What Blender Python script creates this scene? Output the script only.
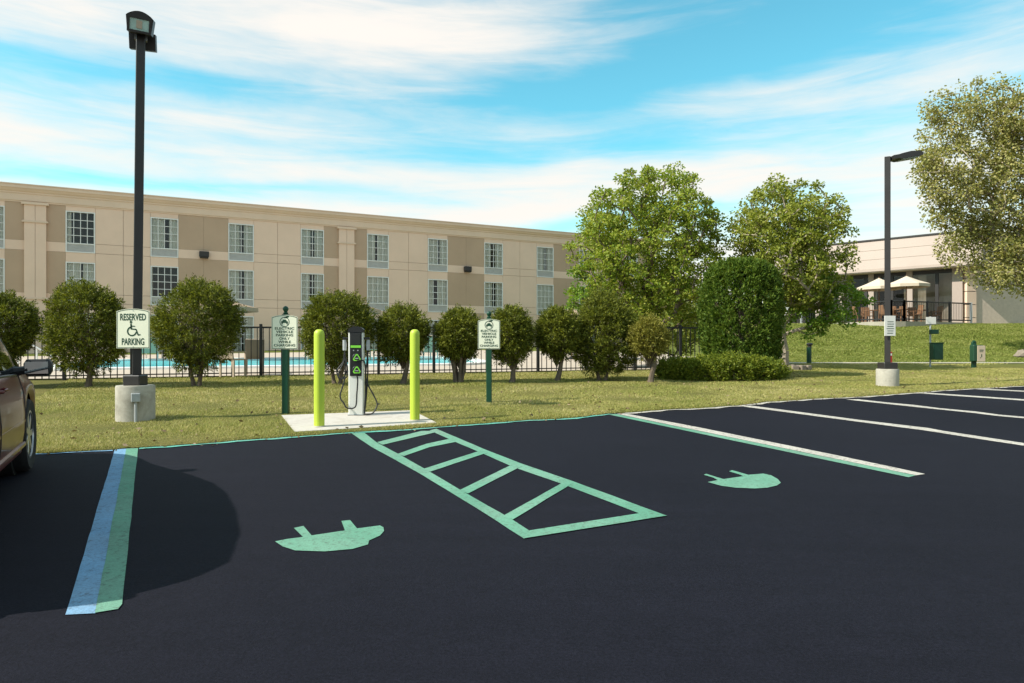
import bpy, math, random
import numpy as np
from mathutils import Vector, Matrix

for _o in list(bpy.data.objects):
    bpy.data.objects.remove(_o, do_unlink=True)
scene = bpy.context.scene
C = scene.collection
R = math.radians
random.seed(7)
rng = np.random.default_rng(11)

# ------------------------------------------------------------------ camera
F, CX, HY, EYE, SL = 690.0, 512.0, 348.0, 1.26, 0.026   # focal px, centre, horizon row, eye height, ground rise
cam_d = bpy.data.cameras.new('camera'); cam = bpy.data.objects.new('camera', cam_d); C.objects.link(cam)
cam.location = (0, 0, EYE); cam.rotation_euler = (R(90), 0, 0)
cam_d.sensor_width = 36; cam_d.lens = 36*F/1024; cam_d.shift_y = (HY-341.5)/1024
cam_d.clip_start = .05; cam_d.clip_end = 3000
scene.camera = cam
scene.view_settings.view_transform = 'Standard'; scene.view_settings.look = 'None'
scene.view_settings.gamma = 1; scene.view_settings.use_curve_mapping = False
scene.view_settings.exposure = 0.50

# ------------------------------------------------------------------ world and sun
SUN_EL = 41.5
to_sun = Vector((-.93, -.36, 0)).normalized()*math.cos(R(SUN_EL)) + Vector((0, 0, math.sin(R(SUN_EL))))
world = bpy.data.worlds.new('World'); scene.world = world; world.use_nodes = True
wn = world.node_tree; wn.nodes.clear()
def wnode(t, **kw):
    n = wn.nodes.new(t)
    for k, v in kw.items(): setattr(n, k, v)
    return n
def wmath(op, a, b=None, c=None):
    n = wnode('ShaderNodeMath', operation=op)
    for i, v in enumerate((a, b, c)):
        if v is None: continue
        if isinstance(v, (int, float)): n.inputs[i].default_value = v
        else: wn.links.new(v, n.inputs[i])
    return n.outputs[0]
sky = wnode('ShaderNodeTexSky', sky_type='NISHITA')
sky.sun_disc = False; sky.sun_elevation = R(SUN_EL)
sky.sun_rotation = math.atan2(to_sun.x, to_sun.y); sky.altitude = 200; sky.air_density = 1.0; sky.dust_density = .6; sky.ozone_density = 1.5
tc = wnode('ShaderNodeTexCoord'); sep = wnode('ShaderNodeSeparateXYZ'); wn.links.new(tc.outputs['Generated'], sep.inputs[0])
az = wmath('ARCTAN2', sep.outputs[0], sep.outputs[1])
el = wmath('ARCSINE', sep.outputs[2])
def wnoise(sx, sy, off, scale, detail, rough, dist=0.0):
    cb = wnode('ShaderNodeCombineXYZ')
    wn.links.new(wmath('MULTIPLY_ADD', az, sx, off), cb.inputs[0])
    wn.links.new(wmath('MULTIPLY_ADD', el, sy, off*.7), cb.inputs[1])
    cb.inputs[2].default_value = off
    n = wnode('ShaderNodeTexNoise'); n.inputs['Scale'].default_value = scale; n.inputs['Detail'].default_value = detail
    n.inputs['Roughness'].default_value = rough; n.inputs['Distortion'].default_value = dist
    wn.links.new(cb.outputs[0], n.inputs['Vector'])
    return n.outputs['Fac']
def streak(a0, e0, sa, se, slope, amp):
    da = wmath('SUBTRACT', az, a0)
    de = wmath('SUBTRACT', wmath('SUBTRACT', el, e0), wmath('MULTIPLY', da, slope))
    q = wmath('ADD', wmath('POWER', wmath('ABSOLUTE', wmath('DIVIDE', da, sa)), 4.0), wmath('POWER', wmath('ABSOLUTE', wmath('DIVIDE', de, se)), 2.0))
    return wmath('MULTIPLY', wmath('EXPONENT', wmath('MULTIPLY', q, -1.0)), amp)
nz1 = wnoise(1.0, 5.5, 3.1, 2.2, 7, .58, .5)
nz2 = wnoise(1.3, 12.0, 8.7, 3.0, 6, .62, .9)
wav = wmath('MULTIPLY', wmath('SUBTRACT', wnoise(1, 2.0, 5.0, 3.0, 4, .55), .5), .07)
el0 = el; el = wmath('ADD', el, wav)
dens = wmath('ADD', wmath('MULTIPLY', wmath('SUBTRACT', nz1, .5), 1.3), wmath('MULTIPLY', wmath('SUBTRACT', nz2, .5), .80))
dens = wmath('ADD', dens, .26)       # about half the dome is covered, as in view
for s in [(-.30, .43, .50, .060, .03, .32), (-.62, .245, .34, .018, .00, .25), (-.05, .236, .40, .022, .015, .34),
          (-.25, .187, .40, .012, .02, .30), (.28, .215, .18, .018, .06, .30), (.62, .22, .20, .06, .10, .22),
          (-.36, .285, .22, .012, .0, .15), (.52, .31, .22, .016, .10, .12),
          (.42, .47, .42, .055, .10, -.55), (.14, .37, .30, .035, .10, -.42), (-.52, .335, .24, .022, .02, -.50), (.36, .38, .34, .035, .1, -.40),
          (.25, .285, .50, .022, .03, -.34), (-.45, .215, .30, .010, .03, -.30), (.20, .185, .30, .014, .05, -.30), (-.62, .16, .3, .014, .02, -.3)]:
    dens = wmath('ADD', dens, streak(*s))
el = el0
# the low air is milky all round
milk = wmath('EXPONENT', wmath('MULTIPLY', wmath('ABSOLUTE', el), -8.0))
dens = wmath('ADD', dens, wmath('MULTIPLY', milk, .85))
mr = wnode('ShaderNodeMapRange', interpolation_type='SMOOTHSTEP'); wn.links.new(dens, mr.inputs['Value'])
mr.inputs['From Min'].default_value = -.22; mr.inputs['From Max'].default_value = .92
tint = wnode('ShaderNodeMix', data_type='RGBA', blend_type='MULTIPLY'); tint.inputs['Factor'].default_value = 1
wn.links.new(sky.outputs[0], tint.inputs['A']); tint.inputs['B'].default_value = (.66, 1.46, 1.20, 1)
cl = wnode('ShaderNodeMix', data_type='RGBA'); wn.links.new(mr.outputs[0], cl.inputs['Factor'])
wn.links.new(tint.outputs['Result'], cl.inputs['A']); cl.inputs['B'].default_value = (5.35, 5.08, 4.75, 1)
bg = wnode('ShaderNodeBackground'); bg.inputs['Strength'].default_value = .135
wn.links.new(cl.outputs['Result'], bg.inputs['Color'])
wo = wnode('ShaderNodeOutputWorld'); wn.links.new(bg.outputs[0], wo.inputs[0])

sun_d = bpy.data.lights.new('sun', 'SUN'); sun_d.energy = 4.8; sun_d.angle = R(.6); sun_d.color = (1, .95, .86)
sun = bpy.data.objects.new('sun', sun_d); C.objects.link(sun); sun.location = (-40, -10, 40)
sun.rotation_euler = (-to_sun).to_track_quat('-Z', 'Y').to_euler()

# ------------------------------------------------------------------ materials
def new_mat(name):
    m = bpy.data.materials.new(name); m.use_nodes = True
    nt = m.node_tree; nt.nodes.clear()
    out = nt.nodes.new('ShaderNodeOutputMaterial')
    return m, nt, out
def noise_node(nt, scale, detail=5, rough=.6, vec=None, dist=0):
    n = nt.nodes.new('ShaderNodeTexNoise'); n.inputs['Scale'].default_value = scale
    n.inputs['Detail'].default_value = detail; n.inputs['Roughness'].default_value = rough; n.inputs['Distortion'].default_value = dist
    if vec is not None: nt.links.new(vec, n.inputs['Vector'])
    return n
def ramp(nt, fac, stops):
    r = nt.nodes.new('ShaderNodeValToRGB'); e = r.color_ramp.elements
    while len(e) < len(stops): e.new(.5)
    for i, (p, c) in enumerate(stops):
        e[i].position = p; e[i].color = (*c, 1)
    nt.links.new(fac, r.inputs[0])
    return r.outputs[0]
def mixc(nt, fac, a, b, mode='MIX'):
    m = nt.nodes.new('ShaderNodeMix'); m.data_type = 'RGBA'; m.blend_type = mode
    for key, v in (('Factor', fac), ('A', a), ('B', b)):
        if isinstance(v, (int, float)): m.inputs[key].default_value = v
        elif isinstance(v, tuple): m.inputs[key].default_value = (*v, 1)
        else: nt.links.new(v, m.inputs[key])
    return m.outputs['Result']
def P(nt, out, **kw):
    p = nt.nodes.new('ShaderNodeBsdfPrincipled')
    for k, v in kw.items():
        if isinstance(v, (int, float)): p.inputs[k].default_value = v
        elif isinstance(v, tuple): p.inputs[k].default_value = (*v, 1)
        else: nt.links.new(v, p.inputs[k])
    nt.links.new(p.outputs[0], out.inputs[0])
    return p
def bump_to(nt, p, height, strength, dist=.01):
    b = nt.nodes.new('ShaderNodeBump'); b.inputs['Strength'].default_value = strength; b.inputs['Distance'].default_value = dist
    nt.links.new(height, b.inputs['Height']); nt.links.new(b.outputs[0], p.inputs['Normal'])
def objvec(nt, geo=False):
    if geo:
        return nt.nodes.new('ShaderNodeNewGeometry').outputs['Position']
    return nt.nodes.new('ShaderNodeTexCoord').outputs['Object']
def M(name, col, rough=.7, var=.12, scale=3, bump=.15, bscale=40, metal=0.0, spec=.35, geo=False, coat=0.0):
    m, nt, out = new_mat(name)
    v = objvec(nt, geo)
    n1 = noise_node(nt, scale, 6, .65, v); n2 = noise_node(nt, bscale, 4, .6, v)
    lo = tuple(max(0, c*(1-var)) for c in col); hi = tuple(min(1, c*(1+var)) for c in col)
    c = ramp(nt, n1.outputs['Fac'], [(.3, lo), (.7, hi)])
    p = P(nt, out, **{'Base Color': c, 'Roughness': rough, 'Metallic': metal, 'Specular IOR Level': spec})
    if coat: p.inputs['Coat Weight'].default_value = coat; p.inputs['Coat Roughness'].default_value = .04
    if bump: bump_to(nt, p, n2.outputs['Fac'], bump)
    return m
def stained(name, col, dirt, amt=.5, scale=2, rough=.85, bump=.3, bscale=60):
    m, nt, out = new_mat(name); v = objvec(nt, True)
    n1 = noise_node(nt, scale, 8, .7, v, .6); n2 = noise_node(nt, bscale, 5, .65, v); n3 = noise_node(nt, scale*7, 6, .7, v)
    base = ramp(nt, n3.outputs['Fac'], [(.3, tuple(c*.88 for c in col)), (.7, tuple(min(1, c*1.08) for c in col))])
    fac = ramp(nt, n1.outputs['Fac'], [(.48, (0, 0, 0)), (.75, (amt,)*3)])
    p = P(nt, out, **{'Base Color': mixc(nt, fac, base, dirt), 'Roughness': rough, 'Specular IOR Level': .25})
    bump_to(nt, p, n2.outputs['Fac'], bump, .006)
    return m
def foliage(name, cols, trans=.35, rough=.55, nscale=1.2, spec=.3):
    m, nt, out = new_mat(name)
    g = nt.nodes.new('ShaderNodeNewGeometry')
    n = noise_node(nt, nscale, 3, .6, g.outputs['Position'])
    a = nt.nodes.new('ShaderNodeMath'); a.operation = 'MULTIPLY_ADD'
    nt.links.new(g.outputs['Random Per Island'], a.inputs[0]); a.inputs[1].default_value = .55
    b = nt.nodes.new('ShaderNodeMath'); b.operation = 'MULTIPLY'; nt.links.new(n.outputs['Fac'], b.inputs[0]); b.inputs[1].default_value = .5
    nt.links.new(b.outputs[0], a.inputs[2])
    k = len(cols)
    c = ramp(nt, a.outputs[0], [(.15+.7*i/(k-1), cc) for i, cc in enumerate(cols)])
    p = nt.nodes.new('ShaderNodeBsdfPrincipled'); nt.links.new(c, p.inputs['Base Color']); p.inputs['Roughness'].default_value = rough
    p.inputs['Specular IOR Level'].default_value = spec
    t = nt.nodes.new('ShaderNodeBsdfTranslucent')
    nt.links.new(mixc(nt, 1.0, c, (1.0, 1.0, .45), 'MULTIPLY'), t.inputs[0])
    mx = nt.nodes.new('ShaderNodeMixShader'); mx.inputs[0].default_value = trans
    nt.links.new(p.outputs[0], mx.inputs[1]); nt.links.new(t.outputs[0], mx.inputs[2]); nt.links.new(mx.outputs[0], out.inputs[0])
    return m
def glass(name, tint=(.02, .025, .03), refl=.5, clear=.6):
    m, nt, out = new_mat(name)
    d = nt.nodes.new('ShaderNodeBsdfTransparent'); d.inputs[0].default_value = (clear, clear*1.02, clear, 1)
    g = nt.nodes.new('ShaderNodeBsdfGlossy'); g.inputs['Roughness'].default_value = .03; g.inputs[0].default_value = (.9, .95, 1, 1)
    lw = nt.nodes.new('ShaderNodeFresnel'); lw.inputs['IOR'].default_value = 1.55
    mul = nt.nodes.new('ShaderNodeMath'); mul.operation = 'MULTIPLY'; nt.links.new(lw.outputs[0], mul.inputs[0]); mul.inputs[1].default_value = refl*2
    mx = nt.nodes.new('ShaderNodeMixShader'); nt.links.new(mul.outputs[0], mx.inputs[0])
    nt.links.new(d.outputs[0], mx.inputs[1]); nt.links.new(g.outputs[0], mx.inputs[2]); nt.links.new(mx.outputs[0], out.inputs[0])
    return m
def paint_mat(name, col, wear=.35):
    m, nt, out = new_mat(name); v = objvec(nt, True)
    n1 = noise_node(nt, 1.7, 8, .7, v, .4); n2 = noise_node(nt, 28, 8, .75, v); n3 = noise_node(nt, 160, 3, .6, v); n4 = noise_node(nt, .8, 4, .6, v)
    base = ramp(nt, n1.outputs['Fac'], [(.3, tuple(c*.78 for c in col)), (.7, tuple(min(1, c*1.12) for c in col))])
    faded = mixc(nt, ramp(nt, n4.outputs['Fac'], [(.4, (0, 0, 0)), (.8, (.35,)*3)]), base, (.42, .42, .38))
    worn = ramp(nt, n2.outputs['Fac'], [(.53, (0, 0, 0)), (.62, (wear*1.3,)*3)])
    n5 = noise_node(nt, 75, 5, .8, v)
    worn = mixc(nt, 1.0, worn, ramp(nt, n5.outputs['Fac'], [(.42, (0, 0, 0)), (.62, (.30,)*3)]), 'ADD')
    p = P(nt, out, **{'Base Color': mixc(nt, worn, faded, (.07, .06, .05)), 'Roughness': .8, 'Specular IOR Level': .15})
    bump_to(nt, p, n3.outputs['Fac'], .5, .004)
    return m
def asphalt_mat():
    m, nt, out = new_mat('sealed_asphalt'); v = objvec(nt, True)
    n1 = noise_node(nt, .35, 6, .6, v); n2 = noise_node(nt, 75, 5, .8, v); n3 = noise_node(nt, 9, 8, .75, v)
    mp = nt.nodes.new('ShaderNodeMapping'); mp.inputs['Rotation'].default_value = (0, 0, R(-27)); mp.inputs['Scale'].default_value = (.25, 3.2, 1)
    nt.links.new(v, mp.inputs[0]); n4 = noise_node(nt, 1.4, 6, .7, mp.outputs[0])
    c = ramp(nt, n1.outputs['Fac'], [(.3, (.0062, .0062, .0108)), (.7, (.0090, .0089, .0145))])
    c = mixc(nt, 1.0, c, ramp(nt, n2.outputs['Fac'], [(.3, (.45,)*3), (.72, (1.65,)*3)]), 'MULTIPLY')
    c = mixc(nt, .55, c, ramp(nt, n3.outputs['Fac'], [(.3, (.75,)*3), (.7, (1.25,)*3)]), 'MULTIPLY')
    c = mixc(nt, .6, c, ramp(nt, n4.outputs['Fac'], [(.3, (.82,)*3), (.7, (1.2,)*3)]), 'MULTIPLY')
    p = P(nt, out, **{'Base Color': c, 'Roughness': .82, 'Specular IOR Level': .12})
    bump_to(nt, p, n2.outputs['Fac'], .6, .006)
    return m
def lawn_mat():
    m, nt, out = new_mat('lawn_turf'); v = objvec(nt, True)
    n1 = noise_node(nt, .5, 6, .65, v, .5); n2 = noise_node(nt, 30, 6, .75, v); n3 = noise_node(nt, 3.5, 6, .7, v)
    c = ramp(nt, n1.outputs['Fac'], [(.3, (.115, .115, .03)), (.55, (.16, .145, .042)), (.75, (.215, .18, .065))])
    c = mixc(nt, .75, c, ramp(nt, n2.outputs['Fac'], [(.3, (.45,)*3), (.7, (1.4,)*3)]), 'MULTIPLY')
    c = mixc(nt, ramp(nt, n3.outputs['Fac'], [(.55, (0, 0, 0)), (.8, (.45,)*3)]), c, (.17, .135, .06))
    sp = nt.nodes.new('ShaderNodeSeparateXYZ'); nt.links.new(v, sp.inputs[0])
    mr_ = nt.nodes.new('ShaderNodeMapRange'); nt.links.new(sp.outputs[1], mr_.inputs[0]); mr_.inputs['From Min'].default_value = 22; mr_.inputs['From Max'].default_value = 27
    c = mixc(nt, mr_.outputs[0], c, mixc(nt, 1.0, c, (.80, 1.0, .72), 'MULTIPLY'))      # the bank beyond the path is watered turf
    p = P(nt, out, **{'Base Color': c, 'Roughness': .95, 'Specular IOR Level': .1})
    bump_to(nt, p, n2.outputs['Fac'], .9, .03)
    return m
def grass_mat(name='grass_blades', k=(1, 1, 1)):
    m, nt, out = new_mat(name)
    g = nt.nodes.new('ShaderNodeNewGeometry')
    n = noise_node(nt, .55, 5, .65, g.outputs['Position'], .5)
    a = nt.nodes.new('ShaderNodeMath'); a.operation = 'MULTIPLY_ADD'
    nt.links.new(g.outputs['Random Per Island'], a.inputs[0]); a.inputs[1].default_value = .45
    b = nt.nodes.new('ShaderNodeMath'); b.operation = 'MULTIPLY'; nt.links.new(n.outputs['Fac'], b.inputs[0]); b.inputs[1].default_value = .75
    nt.links.new(b.outputs[0], a.inputs[2])
    c = ramp(nt, a.outputs[0], [(p_, tuple(q*w for q, w in zip(c_, k))) for p_, c_ in [(.2, (.155, .20, .035)), (.45, (.30, .31, .075)), (.70, (.47, .41, .14)), (.95, (.64, .54, .29))]])
    p = nt.nodes.new('ShaderNodeBsdfPrincipled'); nt.links.new(c, p.inputs['Base Color']); p.inputs['Roughness'].default_value = .6; p.inputs['Specular IOR Level'].default_value = .2
    t = nt.nodes.new('ShaderNodeBsdfTranslucent'); nt.links.new(c, t.inputs[0])
    mx = nt.nodes.new('ShaderNodeMixShader'); mx.inputs[0].default_value = .35
    nt.links.new(p.outputs[0], mx.inputs[1]); nt.links.new(t.outputs[0], mx.inputs[2]); nt.links.new(mx.outputs[0], out.inputs[0])
    return m
MAT = {}
MAT['asphalt'] = asphalt_mat(); MAT['lawn'] = lawn_mat(); MAT['grass'] = grass_mat(); MAT['grass_green'] = grass_mat('bank_grass_blades', (.62, .74, .52))
MAT['green_paint'] = paint_mat('green_road_paint', (.125, .335, .225)); MAT['blue_paint'] = paint_mat('blue_road_paint', (.17, .36, .56))
MAT['white_paint'] = paint_mat('white_road_paint', (.54, .495, .43), .6); MAT['teal_paint'] = paint_mat('teal_road_paint', (.10, .42, .33), .5)
MAT['beige'] = M('beige_stucco', (.77, .56, .42), .9, .05, .6, .35, 90, geo=True)
MAT['brown'] = M('brown_stucco', (.485, .340, .232), .9, .05, .6, .35, 90, geo=True)
MAT['cornice'] = M('cornice_stucco', (.72, .54, .40), .85, .05, .8, .2, 80, geo=True)
MAT['joint'] = M('dark_joint', (.30, .25, .20), .9)  # dark tone of the wall core, seen in panel joints; also fascia seams
MAT['white_frame'] = M('white_vinyl', (.74, .73, .69), .5, .04)
MAT['grille'] = M('grey_louvre', (.52, .52, .50), .6, .06)
MAT['glass'] = glass('window_glass', refl=.35, clear=.93)
MAT['curtain'] = M('curtain_cloth', (.62, .61, .53), .9, .08, 6, .1, 30)
MAT['dark_room'] = M('dark_interior', (.035, .033, .03), .9)
MAT['dark_metal'] = M('dark_bronze_metal', (.028, .024, .022), .45, .15, 4, .05, 80, .0, .4)
MAT['black_metal'] = M('black_iron', (.022, .021, .020), .5, .2, 6, .05, 60)
MAT['grey_metal'] = M('galvanised_grey', (.36, .37, .37), .5, .1, 8, .05)
MAT['concrete'] = stained('weathered_concrete', (.42, .385, .32), (.17, .15, .115), .8, 2.6)
MAT['pad'] = stained('new_concrete', (.50, .455, .40), (.30, .25, .19), .55, 2.6, .9, .2, 90)
MAT['deck'] = stained('pool_deck', (.48, .395, .315), (.36, .29, .22), .35, .8)
MAT['coping'] = M('white_coping', (.74, .72, .68), .7)
MAT['path'] = stained('path_concrete', (.40, .365, .29), (.22, .21, .12), .6, 1)
MAT['sign_cream'] = M('cream_sign_enamel', (.78, .77, .60), .5, .03, 3, .02)
MAT['sign_green'] = M('dark_green_enamel', (.015, .055, .028), .45, .1)
MAT['post_green'] = M('green_post_paint', (.008, .055, .028), .4, .15, 5, .05, 50)
MAT['lime'] = M('lime_plastic_sleeve', (.43, .53, .045), .45, .04, 2, .06, 30, spec=.4)
MAT['charger_white'] = M('charger_white_metal', (.68, .67, .62), .4, .05, 5, .03)
MAT['charger_black'] = M('charger_black_plastic', (.016, .016, .017), .35, .1, 5, .02)
MAT['charger_green'] = M('charger_green_plastic', (.22, .62, .06), .4, .05)
MAT['cable'] = M('black_cable_rubber', (.014, .014, .014), .55, .1)
MAT['lens'] = M('lamp_lens', (.45, .60, .52), .12, .2, 9, 0, spec=.7)
MAT['tan_cloth'] = M('tan_canvas', (.36, .25, .165), .9, .06, 4, .1, 50)
MAT['cream_cloth'] = M('cream_canvas', (.58, .48, .37), .9, .05, 4, .1, 50)
MAT['wood'] = M('brown_wood', (.22, .115, .06), .6, .25, 9, .1)
MAT['tan_plastic'] = M('tan_resin', (.48, .38, .28), .6, .06)
MAT['fascia'] = M('cream_fascia', (.395, .318, .270), .85, .04, .5, .2, 60, geo=True)
MAT['brick_wall'] = stained('taupe_masonry', (.58, .47, .375), (.48, .39, .31), .3, .8)
MAT['bark'] = M('bark', (.14, .105, .075), .95, .35, 6, .7, 18)
MAT['pale_bark'] = M('pale_bark', (.33, .27, .20), .95, .3, 5, .6, 16)
MAT['leaf_a'] = foliage('maple_leaves', [(0.112, 0.1968, 0.0192), (0.2054, 0.2812, 0.0288), (0.3082, 0.3467, 0.0416), (0.4108, 0.4123, 0.08)], .38, spec=.25)
MAT['leaf_b'] = foliage('olive_maple_leaves', [(0.1296, 0.1749, 0.0224), (0.2132, 0.2536, 0.032), (0.2969, 0.3235, 0.048), (0.3807, 0.3673, 0.08)], .38, spec=.25)
MAT['leaf_bright'] = foliage('bright_maple_leaves', [(0.0832, 0.1755, 0.0168), (0.156, 0.27, 0.028), (0.2496, 0.3375, 0.049)], .42, spec=.25)
MAT['leaf_birch'] = foliage('birch_leaves', [(0.1572, 0.1757, 0.0424), (0.2618, 0.26, 0.0708), (0.3797, 0.3514, 0.1202), (0.4713, 0.3936, 0.1697)], .36, spec=.25)
MAT['leaf_far'] = foliage('far_tree_leaves', [(0.096, 0.136, 0.028), (0.16, 0.192, 0.042), (0.24, 0.24, 0.056)], .3)
MAT['yew'] = foliage('yew_needles', [(0.0269, 0.0386, 0.0067), (0.0882, 0.105, 0.0151), (0.1764, 0.1932, 0.0235), (0.3024, 0.3024, 0.0378)], .28, spec=.2, nscale=2.4)
MAT['yew_gold'] = foliage('golden_yew_needles', [(0.09, 0.093, 0.0169), (0.18, 0.1725, 0.0286), (0.2775, 0.2475, 0.0455), (0.36, 0.315, 0.065)], .28, spec=.2, nscale=2.4)
MAT['arbor'] = foliage('arborvitae_fronds', [(0.026, 0.06, 0.009), (0.068, 0.122, 0.015), (0.125, 0.185, 0.023), (0.2, 0.25, 0.035)], .28, spec=.2, nscale=3)
MAT['box_hedge'] = foliage('box_hedge_leaves', [(0.045, 0.075, 0.008), (0.105, 0.145, 0.014), (0.19, 0.225, 0.022), (0.28, 0.29, 0.035)], .32, spec=.2, nscale=3)
MAT['dead_leaf'] = foliage('dry_leaves', [(.10, .06, .03), (.20, .13, .07), (.30, .22, .13)], .15)
MAT['stone'] = stained('brown_stone', (.27, .22, .17), (.14, .11, .09), .6, 3)
def water_mat():
    m, nt, out = new_mat('pool_water'); v = objvec(nt, True)
    n = noise_node(nt, 2.5, 4, .6, v); n2 = noise_node(nt, .25, 3, .5, v)
    c = ramp(nt, n2.outputs['Fac'], [(.35, (.035, .36, .42)), (.65, (.12, .55, .58))])
    p = P(nt, out, **{'Base Color': c, 'Roughness': .12, 'Specular IOR Level': .12, 'IOR': 1.15})
    bump_to(nt, p, n.outputs['Fac'], .35, .05)
    return m
MAT['water'] = water_mat()
MAT['car_paint'] = M('maroon_car_paint', (.115, .016, .015), .30, .05, 1, 0, spec=.3, coat=.30)
MAT['car_glass'] = glass('car_glass', refl=.5, clear=.42)
MAT['rubber'] = M('tyre_rubber', (.018, .018, .018), .8, .15, 6, .2, 50)
MAT['rim'] = M('alloy_rim', (.42, .42, .42), .3, .06, 5, .02, metal=.8)
MAT['car_black'] = M('black_trim', (.02, .02, .02), .45, .1)
MAT['mirror'] = M('mirror_glass', (.8, .82, .82), .03, 0, 1, 0, metal=1.0)
MAT['lamp_red'] = M('red_plastic', (.35, .03, .02), .35, .1)
MAT['headlamp'] = M('headlamp_plastic', (.55, .55, .53), .12, .05, spec=.6)
MAT['paper'] = M('white_notice', (.62, .60, .55), .6, .04)

# ------------------------------------------------------------------ object helpers
def sset(o, label=None, cat=None, group=None, kind=None):
    if label: o['label'] = label
    if cat: o['category'] = cat
    if group: o['group'] = group
    if kind: o['kind'] = kind
    return o
def link(o, parent=None):
    C.objects.link(o)
    if parent is not None: o.parent = parent
    return o
def empty(name, loc=(0, 0, 0), rz=0.0, label=None, cat=None, group=None):
    o = bpy.data.objects.new(name, None); o.empty_display_size = .2
    o.location = loc; o.rotation_euler = (0, 0, rz); link(o)
    return sset(o, label, cat, group)
def mesh_np(name, V, Fc):
    V = np.asarray(V, dtype=np.float32); Fc = np.asarray(Fc, dtype=np.int32)
    me = bpy.data.meshes.new(name); n, k = Fc.shape
    me.vertices.add(len(V)); me.vertices.foreach_set('co', V.ravel())
    me.loops.add(n*k); me.loops.foreach_set('vertex_index', Fc.ravel())
    me.polygons.add(n); me.polygons.foreach_set('loop_start', np.arange(0, n*k, k, dtype=np.int32))
    me.update(calc_edges=True); me.validate()
    return me
def obj_np(name, V, Fc, mat, parent=None, smooth=False):
    me = mesh_np(name, V, Fc); me.materials.append(MAT[mat])
    if smooth: me.polygons.foreach_set('use_smooth', np.ones(len(me.polygons), dtype=bool))
    return link(bpy.data.objects.new(name, me), parent)
class MB:
    def __init__(s): s.v = []; s.f = []
    def add(s, vs, fs):
        n = len(s.v); s.v += [tuple(p) for p in vs]; s.f += [tuple(i+n for i in f) for f in fs]; return s
    def box(s, a, b, bev=0.0, mat=None):
        (x0, y0, z0), (x1, y1, z1) = a, b
        if x0 > x1: x0, x1 = x1, x0
        if y0 > y1: y0, y1 = y1, y0
        if z0 > z1: z0, z1 = z1, z0
        if bev <= 0:
            vs = [(x0, y0, z0), (x1, y0, z0), (x1, y1, z0), (x0, y1, z0), (x0, y0, z1), (x1, y0, z1), (x1, y1, z1), (x0, y1, z1)]
            fs = [(0, 3, 2, 1), (4, 5, 6, 7), (0, 1, 5, 4), (1, 2, 6, 5), (2, 3, 7, 6), (3, 0, 4, 7)]
        else:
            b_ = bev
            def ring(z, i):
                return [(x0+i, y0, z), (x1-i, y0, z), (x1, y0+i, z), (x1, y1-i, z), (x1-i, y1, z), (x0+i, y1, z), (x0, y1-i, z), (x0, y0+i, z)]
            def inner(z):
                return [(x0+b_, y0+b_*.6, z), (x1-b_, y0+b_*.6, z), (x1-b_*.6, y0+b_, z), (x1-b_*.6, y1-b_, z), (x1-b_, y1-b_*.6, z), (x0+b_, y1-b_*.6, z), (x0+b_*.6, y1-b_, z), (x0+b_*.6, y0+b_, z)]
            rs = [inner(z0), ring(z0+b_, b_), ring(z1-b_, b_), inner(z1)]
            vs = [p for r in rs for p in r]
            fs = [tuple(range(7, -1, -1)), tuple(range(24, 32))]
            for k in range(3):
                for i in range(8):
                    j = (i+1) % 8; fs.append((k*8+i, k*8+j, k*8+8+j, k*8+8+i))
        if mat is not None: vs = [mat @ Vector(p) for p in vs]
        return s.add(vs, fs)
    def tube(s, pts, rad, n=8, cap=True):
        pts = [Vector(p) for p in pts]
        if isinstance(rad, (int, float)): rad = [rad]*len(pts)
        vs = []; up = None
        for i, p in enumerate(pts):
            d = (pts[min(i+1, len(pts)-1)] - pts[max(i-1, 0)])
            if d.length < 1e-9: d = Vector((0, 0, 1))
            d.normalize()
            if up is None or abs(up.dot(d)) > .98: up = Vector((1, 0, 0)) if abs(d.x) < .9 else Vector((0, 1, 0))
            a = d.cross(up).normalized(); b = d.cross(a).normalized(); up = b.cross(d).normalized() if False else up
            for k in range(n):
                t = 2*math.pi*k/n; vs.append(p + (a*math.cos(t)+b*math.sin(t))*rad[i])
        fs = []
        for i in range(len(pts)-1):
            for k in range(n):
                j = (k+1) % n; fs.append((i*n+k, i*n+j, (i+1)*n+j, (i+1)*n+k))
        if cap: fs += [tuple(range(n-1, -1, -1)), tuple(range((len(pts)-1)*n, len(pts)*n))]
        return s.add(vs, fs)
    def lathe(s, prof, n=20, c=(0, 0, 0), mat=None):
        vs = []
        for r, z in prof:
            for k in range(n):
                t = 2*math.pi*k/n; vs.append(Vector((r*math.cos(t), r*math.sin(t), z)))
        fs = []
        m = len(prof)
        for i in range(m-1):
            for k in range(n):
                j = (k+1) % n; fs.append((i*n+k, i*n+j, (i+1)*n+j, (i+1)*n+k))
        fs += [tuple(range(n-1, -1, -1)), tuple(range((m-1)*n, m*n))]
        if mat is not None: vs = [mat @ p for p in vs]
        return s.add([p+Vector(c) for p in vs], fs)
    def prism(s, poly, axis, a, b):
        """poly: 2-D outline; axis 'y': outline in x,z, extruded from y=a to y=b; 'z': in x,y; 'x': in y,z"""
        def pt(q, t):
            if axis == 'y': return (q[0], t, q[1])
            if axis == 'z': return (q[0], q[1], t)
            return (t, q[0], q[1])
        n = len(poly); vs = [pt(q, a) for q in poly]+[pt(q, b) for q in poly]
        fs = [tuple(range(n)), tuple(range(2*n-1, n-1, -1))]+[(i, n+i, n+(i+1) % n, (i+1) % n) for i in range(n)]
        return s.add(vs, fs)
    def xform(s, m): s.v = [tuple(m @ Vector(p)) for p in s.v]; return s
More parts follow.
